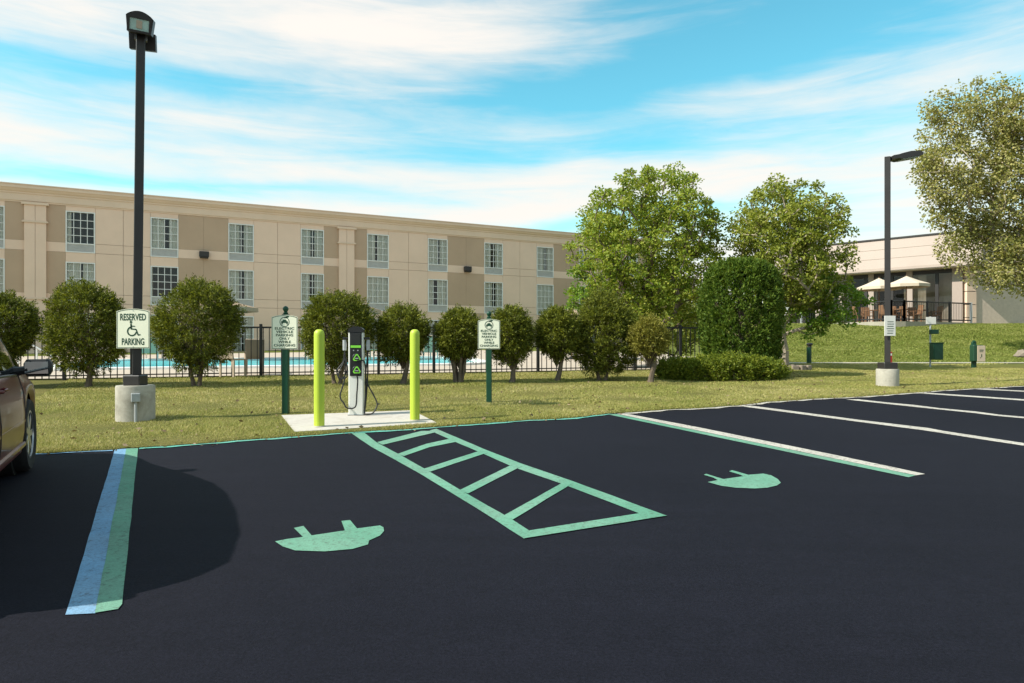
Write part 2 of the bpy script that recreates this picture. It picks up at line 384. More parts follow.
    def build(s, name, mat, parent=None, smooth=False, recalc=False):
        me = bpy.data.meshes.new(name); me.from_pydata(s.v, [], s.f)
        me.materials.append(MAT[mat])
        if smooth:
            for p in me.polygons: p.use_smooth = True
            try: me.set_sharp_from_angle(angle=R(38))
            except Exception: pass
        if recalc:
            import bmesh
            bm = bmesh.new(); bm.from_mesh(me); bmesh.ops.recalc_face_normals(bm, faces=bm.faces); bm.to_mesh(me); bm.free()
        me.update()
        return link(bpy.data.objects.new(name, me), parent)
def copy_tree(o, parent=None):
    c = o.copy(); C.objects.link(c)
    if parent is not None: c.parent = parent
    for ch in list(o.children): copy_tree(ch, c)
    return c
def arc2(cx, cy, r, a0, a1, n):
    return [(cx+r*math.cos(R(a0+(a1-a0)*i/(n-1))), cy+r*math.sin(R(a0+(a1-a0)*i/(n-1)))) for i in range(n)]
def sst(a, b, x):
    t = np.clip((np.asarray(x, dtype=float)-a)/(b-a), 0, 1); return t*t*(3-2*t)
_fontcache = {}
def text_geom(txt, width, height):
    """flat letter outlines fitted into width x height, centred, in x/y"""
    cu = bpy.data.curves.new('lettering', 'FONT'); cu.body = txt; cu.align_x = 'CENTER'; cu.size = 1; cu.resolution_u = 3; cu.offset = .022
    ob = bpy.data.objects.new('lettering', cu); C.objects.link(ob)
    me = bpy.data.meshes.new_from_object(ob)
    V = [v.co.copy() for v in me.vertices]; Fs = [tuple(p.vertices) for p in me.polygons]
    bpy.data.objects.remove(ob); bpy.data.curves.remove(cu); bpy.data.meshes.remove(me)
    x0, x1 = min(v.x for v in V), max(v.x for v in V); y0, y1 = min(v.y for v in V), max(v.y for v in V)
    return [((v.x-(x0+x1)/2)*width/(x1-x0), (v.y-(y0+y1)/2)*height/(y1-y0)) for v in V], Fs

# ------------------------------------------------------------------ ground shape
def gz(x, y):
    """height of the ground: it rises gently away from the car park, with a bank up to the terrace on the right"""
    x = np.asarray(x, dtype=float); y = np.asarray(y, dtype=float)
    return SL*np.clip(y, -60, 70) + 1.55*sst(26.6, 38.5, y)*sst(9.5, 14.5, x)
def gzf(x, y): return float(gz(x, y))
LAWN = .030
def gp(px, py):
    Y = EYE*F/(py-HY+SL*F); return Vector(((px-CX)/F*Y, Y, SL*Y))
U = Vector((.888, .459, 0)).normalized(); Vv = Vector((.459, -.888, 0)).normalized()   # along the lot edge / out from it
def fill(name, nu, nv, fn, mat, kind='structure', smooth=True):
    i, j = np.meshgrid(np.arange(nu), np.arange(nv), indexing='ij')
    V = fn(i.ravel()/(nu-1), j.ravel()/(nv-1))
    idx = (np.arange(nu*nv)).reshape(nu, nv)
    Fc = np.stack([idx[:-1, :-1], idx[1:, :-1], idx[1:, 1:], idx[:-1, 1:]], -1).reshape(-1, 4)
    a, b, c = V[Fc[0, 0]], V[Fc[0, 1]], V[Fc[0, 2]]
    if np.cross(b-a, c-a)[2] < 0: Fc = Fc[:, ::-1]
    o = obj_np(name, V, Fc, mat, None, smooth); sset(o, kind=kind)
    return o
edge_px = [(0, 455), (60, 452.8), (115, 450), (160, 446.6), (200, 444), (250, 440), (298, 436.4), (357, 432.2), (400, 429.8), (437, 427.3), (470, 424.6), (500, 422.4),
           (530, 420.4), (560, 419), (585, 416.8), (612, 413.6), (640, 412), (665, 410), (700, 408.4), (735, 406), (765, 402.4), (790, 400.8), (815, 399), (860, 397),
           (900, 394), (950, 390), (1000, 387.4), (1024, 386)]
edge_w = [gp(*p) for p in edge_px]
e0, e1 = edge_w[0], edge_w[-1]
edge_w = [e0-U*d for d in (30, 12, 5, 2)] + edge_w + [e1+U*d for d in (2, 6, 20, 60)]
edge_w = np.array([(p.x, p.y) for p in edge_w])
_cum = np.concatenate([[0], np.cumsum(np.linalg.norm(np.diff(edge_w, axis=0), axis=1))])
def edge_at(t):
    """t in metres along the edge"""
    w = .012*np.sin(t*5.1)+.010*np.sin(t*11.7+1)+.008*np.sin(t*23+2)
    return np.stack([np.interp(t, _cum, edge_w[:, 0])-Vv.x*w, np.interp(t, _cum, edge_w[:, 1])-Vv.y*w], -1)
EL = _cum[-1]

def f_ground(a, b):
    x = -400+800*a; y = -60+ (b**1.6)*900
    return np.stack([x, y, gz(x, y)-.12], -1)
fill('ground', 160, 160, f_ground, 'lawn')
def f_lawn(a, b):
    t = np.where(a < .08, a/.08*26, 26+(a-.08)/.84*30); t = np.where(a > .92, 56+(a-.92)/.08*(EL-56), t)
    e = edge_at(t); d = (b**2)*75
    x = e[:, 0]-Vv.x*d; y = e[:, 1]-Vv.y*d
    lump = .005*np.sin(x*3.1+y*1.7)*np.sin(y*2.3-x*.9)*np.clip(d, 0, 1)
    z = gz(x, y)+LAWN*np.clip(.35+d*8, 0, 1)+lump
    return np.stack([x, y, z], -1)
fill('lawn', 700, 90, f_lawn, 'lawn')
def f_lot(a, b):
    t = a*EL; e = edge_at(t); d = -(b**1.5)*60+.02*(b == 0)
    x = e[:, 0]-Vv.x*d; y = e[:, 1]-Vv.y*d
    z = gz(x, y)+.003*np.sin(x*1.3+.5)*np.sin(y*1.1)*(y > 0)*0
    return np.stack([x, y, z], -1)
lot = fill('parking_lot', 500, 40, f_lot, 'asphalt')

# painted markings: thin sheets 4 mm above the asphalt, parts of the car park
def z_paint(x, y, k=1): return SL*y+.0025+.0015*k
def mark(name, poly, mat, label=None, k=1):
    pts = [gp(*p) for p in poly]
    me = bpy.data.meshes.new(name)
    # densify a little so that worn edges are not ruler straight
    q = []
    for i, p in enumerate(pts):
        n = pts[(i+1) % len(pts)]; m = max(1, int((n-p).length/.18))
        for j in range(m):
            r = p.lerp(n, j/m); jit = .0035 if 0 < j else .001
            q.append((r.x+random.uniform(-jit, jit)*.6, r.y+random.uniform(-jit, jit)*.6))
    ar = sum(q[i][0]*q[(i+1) % len(q)][1]-q[(i+1) % len(q)][0]*q[i][1] for i in range(len(q)))
    if ar < 0: q.reverse()
    me.from_pydata([(x, y, z_paint(x, y, k)) for x, y in q], [], [tuple(range(len(q)))])
    me.materials.append(MAT[mat])
    o = link(bpy.data.objects.new(name, me), lot)
    if label: o['label'] = label
    return o
mark('blue_stripe', [(115, 449.6), (126.5, 449), (95.5, 614), (65.5, 615.5)], 'blue_paint', 'blue stripe beside the car')
mark('green_stripe', [(126.2, 449), (138, 448.6), (134, 489), (127, 560), (122, 605), (118, 610), (95, 613.8)], 'green_paint', 'green stripe joined to the blue one', 2)
mark('green_stripe', [(608, 414.6), (616, 414.2), (915.5, 475.8), (908.6, 477.6)], 'green_paint', 'green stripe joined to a white one')
mark('white_stripe', [(616.6, 414.0), (625, 413.6), (700, 427.8), (760, 440), (840, 456.2), (925, 474.3), (916, 475.7)], 'white_paint', 'white stripe joined to a green one')
mark('stall_line', [(741, 406.4), (751, 405.8), (800, 412.2), (862, 420.4), (928, 428.2), (945, 431.4), (985, 437.4), (1024, 443.4), (1060, 449), (1058, 451.3), (1024, 446), (975, 438.6), (940, 433), (922, 430.3), (860, 422.2)], 'white_paint')
mark('stall_line', [(846, 399.6), (858, 399.4), (890, 402.9), (915, 405.2), (940, 408.4), (975, 411.6), (1000, 414.9), (1024, 417), (1070, 422), (1070, 423.6), (1024, 418.5), (998, 416.2), (972, 413), (940, 409.7), (912, 406.8), (888, 404.2)], 'white_paint')
mark('stall_line', [(918, 393.4), (930, 393), (1024, 399.4), (1080, 403.4), (1080, 404.8), (1024, 400.8)], 'white_paint')
mark('stall_line', [(975, 389.4), (986, 389), (1080, 393.6), (1080, 394.8)], 'white_paint')
hz = lambda L: [(x/3.012+340, y/3.012+420) for x, y in L]
hl = mark('hatch_rail', hz([(33, 40), (70, 37), (110, 68), (190, 111), (270, 157), (380, 222), (520, 302), (572, 336), (555, 359), (400, 260), (250, 168), (150, 112), (95, 82)]), 'green_paint')
mark('hatch_rail', hz([(270, 32), (290, 27), (440, 91), (540, 130), (700, 185), (985, 290), (905, 284), (670, 194), (520, 142), (430, 102), (350, 68)]), 'green_paint')
mark('hatch_bar', hz([(568, 336), (905, 283), (985, 290.5), (555.5, 359)]), 'green_paint', k=3)
for rung in ([(112, 68), (246, 34), (272, 34), (288, 38), (128, 76)], [(172, 104), (260, 73), (334, 57), (350, 67), (270, 83), (192, 110)], [(247, 150), (418, 95), (446, 99), (272, 157)],
             [(358, 214), (518, 136), (548, 140), (386, 223)], [(487, 293), (668, 192), (704, 190), (520, 302)]):
    mark('hatch_rung', hz(rung), 'green_paint', k=2)
pz = lambda L, s, ox, oy: [(x/s+ox, y/s+oy) for x, y in L]
mark('plug_symbol', pz([(550, 284), (575, 279), (606, 275), (588, 257), (607, 253), (623, 272), (690, 262), (683, 243), (700, 241), (714, 258), (760, 252), (767, 256), (768, 263), (760, 272), (738, 282), (736, 290), (705, 299), (650, 304), (590, 302), (565, 294)], 2, 0, 400), 'green_paint', 'green plug symbol left of the hatching')
mark('plug_symbol', pz([(180, 230), (285, 210), (240, 185), (140, 155), (165, 145), (270, 178), (345, 200), (420, 188), (550, 170), (500, 150), (400, 120), (430, 108), (520, 133), (595, 155), (650, 152), (750, 143), (830, 160), (900, 200), (930, 237), (890, 265), (790, 288), (660, 296), (470, 288), (320, 268)], 10.24, 690, 460), 'green_paint', 'green plug symbol right of the hatching')
def edge_strip(name, t0, t1, w, mat, label):
    t = np.linspace(t0, t1, int((t1-t0)/.06)); e = edge_at(t); n = len(t)
    wj = w*(.85+.25*np.sin(t*3.3)*np.sin(t*7.9+1)); off = -.035
    a = e-np.array([Vv.x, Vv.y])*off; b = e+np.array([Vv.x, Vv.y])*(wj[:, None])
    V = np.concatenate([np.c_[a, SL*a[:, 1]+.008], np.c_[b, SL*b[:, 1]+.008]])
    k = np.arange(n-1); Fc = np.stack([k, k+n, k+n+1, k+1], -1)
    o = obj_np(name, V, Fc, mat, lot); o['label'] = label
def t_of(px):
    p = np.array([gp(*q)[:2] for q in edge_px if True]); 
    x = np.interp(px, [q[0] for q in edge_px], np.arange(len(edge_px))); i = int(x)
    return float(_cum[4+i] + (x-i)*(_cum[min(5+i, len(_cum)-1)]-_cum[4+i]))
edge_strip('edge_line', t_of(0)-3, t_of(113), .09, 'blue_paint', 'faint blue line along the lawn edge')
edge_strip('edge_line', t_of(139), t_of(609), .13, 'teal_paint', 'teal line along the lawn edge')
edge_strip('edge_line', t_of(622), t_of(1023)+8, .15, 'white_paint', 'white line along the lawn edge')

# charger pad, pool deck, pool, path
def sheet(name, pts, z0, mat, kind='structure', thick=None):
    mb = MB(); n = len(pts)
    top = [(x, y, gzf(x, y)+z0) for x, y in pts]
    mb.add(top, [tuple(range(n))])
    if thick:
        mb.add(top+[(x, y, z-thick) for x, y, z in top], [(i, n+i, n+(i+1) % n, (i+1) % n) for i in range(n)])
    o = mb.build(name, mat, recalc=True); return sset(o, kind=kind)
pad_px = [(281.5, 417.6), (294.8, 434.6), (437.5, 425.6), (412, 412.6)]
pad_w = [gp(*p) for p in pad_px]
pad = sheet('charger_pad', [(p.x, p.y) for p in pad_w], .036, 'pad', thick=.12)
FD = Vector((.967, .254, 0)).normalized(); FN = Vector((-.254, .967, 0)).normalized()   # along the pool fence / beyond it
F0 = Vector((-12.55, 16.55, 0))
def fpt(s, n): p = F0+FD*s+FN*n; return (p.x, p.y)
deck = sheet('pool_deck', [fpt(-14, .25), fpt(22, .25), fpt(24, 5), fpt(24, 13), fpt(16, 22), fpt(-14, 15)], LAWN+.03, 'deck')
def round_rect(s0, s1, n0, n1, r, k=6):
    q = arc2(s1-r, n0+r, r, -90, 0, k)+arc2(s1-r, n1-r, r, 0, 90, k)+arc2(s0+r, n1-r, r, 90, 180, k)+arc2(s0+r, n0+r, r, 180, 270, k)
    return q
inner_r = round_rect(-.6, 13.2, 4.3, 10.6, 1.4); outer_r = round_rect(-.95, 13.55, 3.85, 11.0, 1.8)
wat = sheet('pool_water', [fpt(*q) for q in inner_r], LAWN+.034, 'water')
mb = MB(); n = len(inner_r)
oi = [(*fpt(*q), ) for q in inner_r]; oo = [(*fpt(*q), ) for q in outer_r]
zz = LAWN+.10
mb.add([(x, y, gzf(x, y)+zz) for x, y in oi]+[(x, y, gzf(x, y)+zz) for x, y in oo]+[(x, y, gzf(x, y)+.04) for x, y in oi]+[(x, y, gzf(x, y)+.04) for x, y in oo],
       [(i, (i+1) % n, n+(i+1) % n, n+i) for i in range(n)]+[(i, 2*n+i, 2*n+(i+1) % n, (i+1) % n) for i in range(n)]+[(n+i, n+(i+1) % n, 3*n+(i+1) % n, 3*n+i) for i in range(n)])
sset(mb.build('pool_coping', 'coping', recalc=True), kind='structure')
def strip(name, pts, w, z0, mat):
    V = []
    for i, (x, y) in enumerate(pts):
        d = Vector((pts[min(i+1, len(pts)-1)][0]-pts[max(i-1, 0)][0], pts[min(i+1, len(pts)-1)][1]-pts[max(i-1, 0)][1], 0)).normalized(); nn = Vector((-d.y, d.x, 0))*w/2
        for q in (Vector((x, y, 0))-nn, Vector((x, y, 0))+nn): V.append((q.x, q.y, gzf(q.x, q.y)+z0))
    k = np.arange(len(pts)-1)*2
    o = obj_np(name, V, np.stack([k, k+2, k+3, k+1], -1), mat); return sset(o, kind='structure')
strip('path', [(x, 25.6+.012*(x-10)) for x in np.linspace(9.5, 60, 60)], .75, LAWN+.018, 'path')

# ------------------------------------------------------------------ hotel building (three storeys)
W = Vector((.892, .453, 0)).normalized(); O = Vector((-23.94, 37.0, .92))
def ps(px):
    k = (px-CX)/F; return (k*O.y-O.x)/(W.x-k*W.y)
hotel = empty('hotel_building', O, math.atan2(W.y, W.x), 'long three storey beige and brown stucco hotel building behind the pool', 'building')
ZT, ZF = 9.76-.92, 8.90-.92      # cornice top, frieze bottom, relative to the building's base
rows = [(8.63-.92-2.74*k, 6.92-.92-2.74*k, 6.41-.92-2.74*k) for k in range(3)]     # window top, glass bottom, grille bottom
S1 = ps(655)
cols = [(ps(-23), ps(4.8)), (ps(65.6), ps(95.2)), (ps(150.5), ps(178.4)), (ps(228.3), ps(253.8)), (ps(300.8), ps(323.9)), (ps(367), ps(388.7)), (ps(427.9), ps(447.6)), (ps(484.2), ps(502.8)), (ps(536.6), ps(553.5))]
wid = cols[8][1]-cols[8][0]; cols += [(cols[8][1]+2.2, cols[8][1]+2.2+wid), (cols[8][1]+6.2, cols[8][1]+6.2+wid)]
bay_b, bay_n, cw = cols[2][0]-cols[1][1], cols[3][0]-cols[2][1], cols[1][1]-cols[1][0]
left = []; xr = cols[0][0]
for gap_ in (bay_b, bay_n, bay_b): left.insert(0, (xr-gap_-cw, xr-gap_)); xr = xr-gap_-cw
S0 = xr-1.3
# backing wall with real depth, set behind the panels; openings are left by the panels
mb = MB()
mb.box((S0, .30, 0), (S1, 14, ZT-.35)); mb.build('wall_core', 'joint', hotel)
bands = [(S0, left[0][0], 'b'), (left[0][1], left[1][0], 'b'), (left[1][1], left[2][0], 'n'), (left[2][1], cols[0][0], 'b'), (cols[0][1], cols[1][0], 'p'), (cols[1][1], cols[2][0], 'b'), (cols[2][1], cols[3][0], 'n'), (cols[3][1], cols[4][0], 'b'), (cols[4][1], cols[5][0], 'p'),
         (cols[5][1], cols[6][0], 'b'), (cols[6][1], cols[7][0], 'n'), (cols[7][1], cols[8][0], 'b'), (cols[8][1], cols[9][0], 'n'), (cols[9][1], cols[10][0], 'b'), (cols[10][1], S1, 'n')]
def panel(x0, x1, z0, z1, mat, g=.011, front=0.0):
    mb = MB(); mb.box((x0+g, front, z0+g), (x1-g, .29, z1-g)); return mb.build('wall_panel', mat, hotel)
pil_spans = [(ps(24.6), ps(46.5)), (ps(338.6), ps(353.8))]
for x0, x1, kd in bands:
    zlv = [0, rows[2][2]-.0, rows[1][2], rows[1][1], rows[0][2], rows[0][1], ZF+.05]
    for i in range(len(zlv)-1):
        za, zb = zlv[i], zlv[i+1]
        if zb <= za+.02: continue
        light = (i in (2, 4)) or kd == 'b' or i == 0
        mat = 'beige' if light else 'brown'
        if i == 1 and kd != 'b':      # ground floor to first band
            panel(x0, x1, za, rows[2][1]+.02, mat, .004 if kd != 'b' else .011)
            panel(x0, x1, rows[2][1]+.02, zb, mat, .004)
            continue
        if kd == 'b':
            xm = (x0+x1)/2; panel(x0, xm, za, zb, mat, .008); panel(xm, x1, za, zb, mat, .008)
        elif kd == 'n' and mat == 'brown':
            xm = (x0+x1)/2; panel(x0, xm, za, zb, mat, .004); panel(xm, x1, za, zb, mat, .004)
        else: panel(x0, x1, za, zb, mat, .004)
for (x0, x1) in cols+left:       # wall between the windows of one column
    panel(x0, x1, rows[0][0], ZF+.05, 'beige', .004)
    for k in (1, 2): panel(x0, x1, rows[k][0], rows[k-1][2], 'beige', .004)
    panel(x0, x1, -.2, rows[2][2]-.55, 'beige', .004)
# pilasters
for (x0, x1) in pil_spans:
    mb = MB(); mb.box((x0, -.16, 0), ((x0+x1)/2-.008, -.001, ZF)); mb.box(((x0+x1)/2+.008, -.16, 0), (x1, -.001, ZF))
    pil = mb.build('pilaster', 'beige', hotel)
    for zc in (7.78-.92+.07, 3.80-.92+.02):
        mb = MB(); mb.box((x0-.10, -.22, zc), (x1+.10, -.002, zc+.06), .0); mb.box((x0-.06, -.195, zc+.062), (x1+.06, -.003, zc+.11)); mb.build('moulding', 'cornice', pil)
    mb = MB(); mb.box((x0-.12, -.24, ZF-.12), (x1+.12, -.002, ZF-.001)); mb.build('capital', 'cornice', pil)
# cornice profile
prof = [(.25, ZF), (-.04, ZF), (-.04, ZF+.06), (-.08, ZF+.08), (-.08, ZF+.42), (-.12, ZF+.45), (-.12, ZF+.52), (-.18, ZF+.56), (-.25, ZF+.66), (-.30, ZF+.70), (-.30, ZT), (.35, ZT), (.35, ZF)]
mb = MB(); mb.prism(prof, 'x', S0-.3, S1+.3); cor = mb.build('cornice', 'cornice', hotel, recalc=True)
mb = MB(); mb.box((S0-.4, -.34, ZT+.001), (S1+.4, 14.2, ZT+.05)); mb.build('roof_edge', 'cornice', cor)
# windows
def window(x0, x1, zt, zg, zb, kind, i):
    t = .055
    mb = MB()
    for a, b in (((x0, -.03, zb), (x0+t, .12, zt)), ((x1-t, -.03, zb), (x1, .12, zt)), ((x0+t, -.03, zt-t), (x1-t, .12, zt)), ((x0+t, -.03, zb), (x1-t, .12, zb+t)), ((x0+t, -.03, zg-t), (x1-t, .12, zg))): mb.box(a, b)
    w = mb.build('window', 'white_frame', hotel)
    mb = MB(); n = 4; rws = 4 if kind != 'door' else 5
    for k in range(1, n):
        xx = x0+t+(x1-x0-2*t)*k/n; mb.box((xx-.016, .012, zg), (xx+.016, .04, zt-t))
    for k in range(1, rws):
        q = zg+(zt-t-zg)*k/rws; mb.box((x0+t, .010, q-.016), (x1-t, .038, q+.016))
    mb.build('muntin', 'white_frame', w)
    mb = MB(); mb.add([(x0+t, .05, zg), (x1-t, .05, zg), (x1-t, .05, zt-t), (x0+t, .05, zt-t)], [(0, 1, 2, 3)]); mb.build('pane', 'glass', w)
    mb = MB(); mb.add([(x0+t, .285, zb), (x1-t, .285, zb), (x1-t, .285, zt-t), (x0+t, .285, zt-t)], [(0, 1, 2, 3)]); mb.build('room_behind', 'dark_room', w)
    rr = random.Random(i*13+5)
    gap = {'open': .62, 'blind': 0.0}.get(kind, rr.uniform(.10, .26)); mid = .5+rr.uniform(-.1, .12)
    spans = [(0, mid-gap/2), (mid+gap/2, 1)] if kind != 'open' else [(0, .16), (.97, 1)]
    if kind == 'dark': spans = [(0, .05)]
    for a, b in spans:
        if b-a < .03: continue
        xa, xb = x0+t+(x1-x0-2*t)*a, x0+t+(x1-x0-2*t)*b; m_ = max(6, int((xb-xa)/.02)); V = []
        for q in range(m_+1):
            xx = xa+(xb-xa)*q/m_; yy = .14+.03*math.sin(q*1.25+rr.random())
            V += [(xx, yy, zg-.02), (xx, yy, zt-t)]
        k = np.arange(m_)*2; obj_np('curtain', V, np.stack([k, k+2, k+3, k+1], -1), 'curtain', w)
    if zg-zb > .2 and kind != 'door':
        mb = MB(); mb.box((x0+t, .03, zb+t), (x1-t, .10, zg-t))
        q = zb+t+.02
        while q < zg-t-.03: mb.box((x0+t+.02, .006, q), (x1-t-.02, .03, q+.018)); q += .04
        mb.build('vent_grille', 'grille', w)
kinds = {(1, 0): 'open', (2, 1): 'dark', (8, 1): 'blind', (5, 1): 'blind'}
for i, (x0, x1) in enumerate(cols+left):
    for k, (zt, zg, zb) in enumerate(rows):
        if k == 2: window(x0, x1, zt, zb-.55+.12, zb-.55, 'door', i*3+k)
        else: window(x0, x1, zt, zg, zb, kinds.get((i, k), 'n'), i*3+k)
for px, py in ((204, 254.5), (467, 269)):
    s = ps(px); yy = (O+W*s).y; z = EYE+(HY-py)*yy/F-O.z
    mb = MB(); mb.box((s-.26, -.26, z-.16), (s+.26, -.004, z+.16), .03); mb.prism([(-.30, z-.20), (-.20, z-.24), (-.02, z-.24), (-.02, z-.162), (-.30, z-.162)], 'x', s-.22, s+.22)
    mb.build('wall_light', 'dark_metal', hotel, recalc=True)
s = ps(34.7); z = EYE+(HY-314)*(O+W*s).y/F-O.z
mb = MB(); mb.box((s-.13, -.20, z-.28), (s+.13, -.161, z+.28), .02); wl = mb.build('wall_sconce', 'grey_metal', hotel)
mb = MB(); mb.box((s-.09, -.30, z-.22), (s+.09, -.201, z+.22), .03); mb.build('lamp_shade', 'coping', wl)

# ------------------------------------------------------------------ right-hand pavilion with terrace
A = Vector((.713, -.701, 0)).normalized(); K = Vector((26.3, 40.0, 2.66))
def pk(px):
    k = (px-CX)/F; return (k*K.y-K.x)/(A.x-k*A.y)
pav = empty('restaurant_building', K, math.atan2(A.y, A.x), 'low building with deep cream fascia and tall glass front above the grassy bank', 'building')
XL = pk(770)
ZB, ZTOP = 3.32, 5.35
mb = MB(); mb.prism([(-1.0, ZB), (-.98, ZB+.16), (.10, ZTOP), (.5, ZTOP), (.5, ZB)], 'x', XL, .9); fas = mb.build('fascia', 'fascia', pav, recalc=True)
for q in (.33, .66):
    yq = -.98+1.08*q; zq = ZB+.16+(ZTOP-ZB-.16)*q
    mb = MB(); mb.box((XL, yq-.018, zq-.008), (.9, yq+.02, zq+.008)); mb.build('seam', 'joint', fas)
mb = MB(); mb.box((XL-.05, .03, ZTOP+.001), (.98, 12, ZTOP+.10)); mb.build('roof_edge', 'dark_metal', fas)
mb = MB(); mb.box((XL, -.94, ZB-.06), (.85, 11.5, ZB-.002)); mb.build('soffit', 'brick_wall', pav)
mb = MB(); mb.box((XL, 3.2, -.5), (-.1, 3.4, ZB-.07)); mb.build('inner_wall', 'dark_room', pav)
mb = MB(); mb.box((XL, 0, -.5), (.4, 3.1, .02)); mb.build('floor', 'deck', pav)
for px, w in ((911.5, .26), (960.5, .40), (873, .24), (843, .26), (820, .26)):
    x = pk(px); mb = MB(); mb.box((x-w, -.12, .021), (x+w*.3, .14, ZB-.062)); mb.build('column', 'fascia', pav)
mx = [pk(p) for p in (775, 795, 815, 835, 850, 866, 878, 892, 903, 920, 937, 952)]
for p in (850, 866, 892, 937, 795, 835):
    x = pk(p); mb = MB(); mb.box((x-.09, -.05, .021), (x+.09, .06, ZB-.062)); mb.build('mullion', 'dark_metal', pav)
mb = MB(); mb.box((XL, -.045, ZB-.30), (-.35, .055, ZB-.063)); mb.build('transom', 'dark_metal', pav)
gl = [pk(p) for p in (770, 795, 820, 835, 850, 873, 892, 911, 937, 960)]
for a, b in zip(gl[:-1], gl[1:]):
    mb = MB(); mb.add([(a, 0, .021), (b, 0, .021), (b, 0, ZB-.29), (a, 0, ZB-.29)], [(0, 1, 2, 3)]); mb.build('pane', 'glass', pav)
for a, b in ((870, 875.5), (902.5, 908), (916.5, 925), (951, 957.5), (845, 849)):
    xa, xb = pk(a), pk(b); V = []; m_ = 24
    for q in range(m_+1):
        V += [(xa+(xb-xa)*q/m_, .30+.05*math.sin(q*1.6), .03), (xa+(xb-xa)*q/m_, .30+.05*math.sin(q*1.6+.4), ZB-.08)]
    k = np.arange(m_)*2; obj_np('curtain', V, np.stack([k, k+2, k+3, k+1], -1), 'cream_cloth', pav)
# side wall runs off to the right, in local axes
sd = Vector((.985, .17, 0)); rot = Matrix.Rotation(-math.atan2(A.y, A.x), 4, 'Z'); sdl = (rot @ sd).normalized(); snl = Vector((-sdl.y, sdl.x, 0))
def wall_pts(a0, a1, d0, d1, z0, z1, name, mat):
    p = [sdl*a0+snl*d0, sdl*a1+snl*d0, sdl*a1+snl*d1, sdl*a0+snl*d1]
    mb = MB(); mb.add([(q.x, q.y, z0) for q in p]+[(q.x, q.y, z1) for q in p], [(0, 3, 2, 1), (4, 5, 6, 7), (0, 1, 5, 4), (1, 2, 6, 5), (2, 3, 7, 6), (3, 0, 4, 7)])
    return mb.build(name, mat, pav, recalc=True)
wall_pts(.35, 26, 0, 8, -1.2, ZTOP-.2, 'side_wall', 'brick_wall')
wall_pts(-.1, 26.3, -.25, 8.2, ZTOP-.19, ZTOP+.02, 'coping_cap', 'dark_metal')
for q in range(7):
    wall_pts(.0, .62, -.10, .3, .02+q*.76-.4, .02+q*.76+.32, 'quoin_block', 'beige')
wall_pts(.02, .60, -.03, .3, -.9, ZTOP-.2, 'corner_post', 'dark_metal')
# terrace slab and railing
tr = [(25.7, 38.2), (20.6, 36.1), (19.9, 36.0), (13.5, 42.5), (17, 48), (24, 42.6)]
terr = MB(); n = len(tr)
ZD = 2.66
terr.add([(x, y, ZD-.004) for x, y in tr]+[(x, y, ZD-.62) for x, y in tr], [tuple(range(n))]+[(i, n+i, n+(i+1) % n, (i+1) % n) for i in range(n)])
tobj = terr.build('terrace_slab', 'path', recalc=True); sset(tobj, kind='structure')
def railing(pts, z, label):
    r = empty('terrace_railing', (pts[0][0], pts[0][1], z), 0, label, 'railing')
    o3 = Vector((pts[0][0], pts[0][1], z))
    for (a, b) in zip(pts[:-1], pts[1:]):
        a3, b3 = Vector((*a, z))-o3, Vector((*b, z))-o3; L = (b3-a3).length; n = max(1, round(L/1.6))
        for zr in (1.06, .12):
            MB().tube([a3+Vector((0, 0, zr)), b3+Vector((0, 0, zr))], .035, 6).build('rail', 'black_metal', r)
        for i in range(n+1):
            p = a3.lerp(b3, i/n); MB().box((p.x-.045, p.y-.045, 0), (p.x+.045, p.y+.045, 1.12)).build('post', 'grey_metal' if (i+n) % 3 == 0 else 'black_metal', r)
        m = int(L/.13); base = None
        for i in range(1, m):
            p = a3.lerp(b3, i/m)
            if base is None:
                base = MB().tube([(0, 0, .12), (0, 0, 1.06)], .011, 4).build('baluster', 'black_metal', r); o = base
            else:
                o = base.copy(); C.objects.link(o); o.parent = r
            o.location = p
railing([(25.45, 38.25), (20.6, 36.25), (19.9, 36.2), (16.6, 39.6)], ZD, 'dark metal railing along the edge of the raised restaurant terrace')

# ------------------------------------------------------------------ pool fence
fence = empty('pool_fence', (F0.x, F0.y, gzf(F0.x, F0.y)+LAWN-.02), math.atan2(FD.y, FD.x), 'dark iron picket fence between the lawn bushes and the pool', 'fence')
sl_f = SL*FD.y
FH = 1.36
FL0, FL1 = -12.08, 20.0
for zr, th in ((FH-.04, .045), (.13, .03)):
    mb = MB(); mb.box((FL0, -th*.6, zr-th/2), (FL1, th*.6, zr+th/2)); mb.v = [(x, y, z+x*sl_f) for x, y, z in mb.v]; mb.build('rail', 'black_metal', fence)
base = None; s = FL0; i = 0
picket = MB().box((-.010, -.010, .06), (.010, .010, FH-.06)).build('picket', 'black_metal', fence); picket.location = (FL0+.15, 0, (FL0+.15)*sl_f)
s = FL0+.30
while s < FL1:
    o = picket.copy(); C.objects.link(o); o.parent = fence; o.location = (s, random.uniform(-.002, .002), s*sl_f); s += .15
post = MB().box((-.038, -.038, -.06), (.038, .038, FH+.05), .008).build('post', 'black_metal', fence); post.location = (FL0, 0, FL0*sl_f)
s = FL0+1.52
while s < FL1+.1:
    o = post.copy(); C.objects.link(o); o.parent = fence; o.location = (s, 0, s*sl_f); s += 1.52

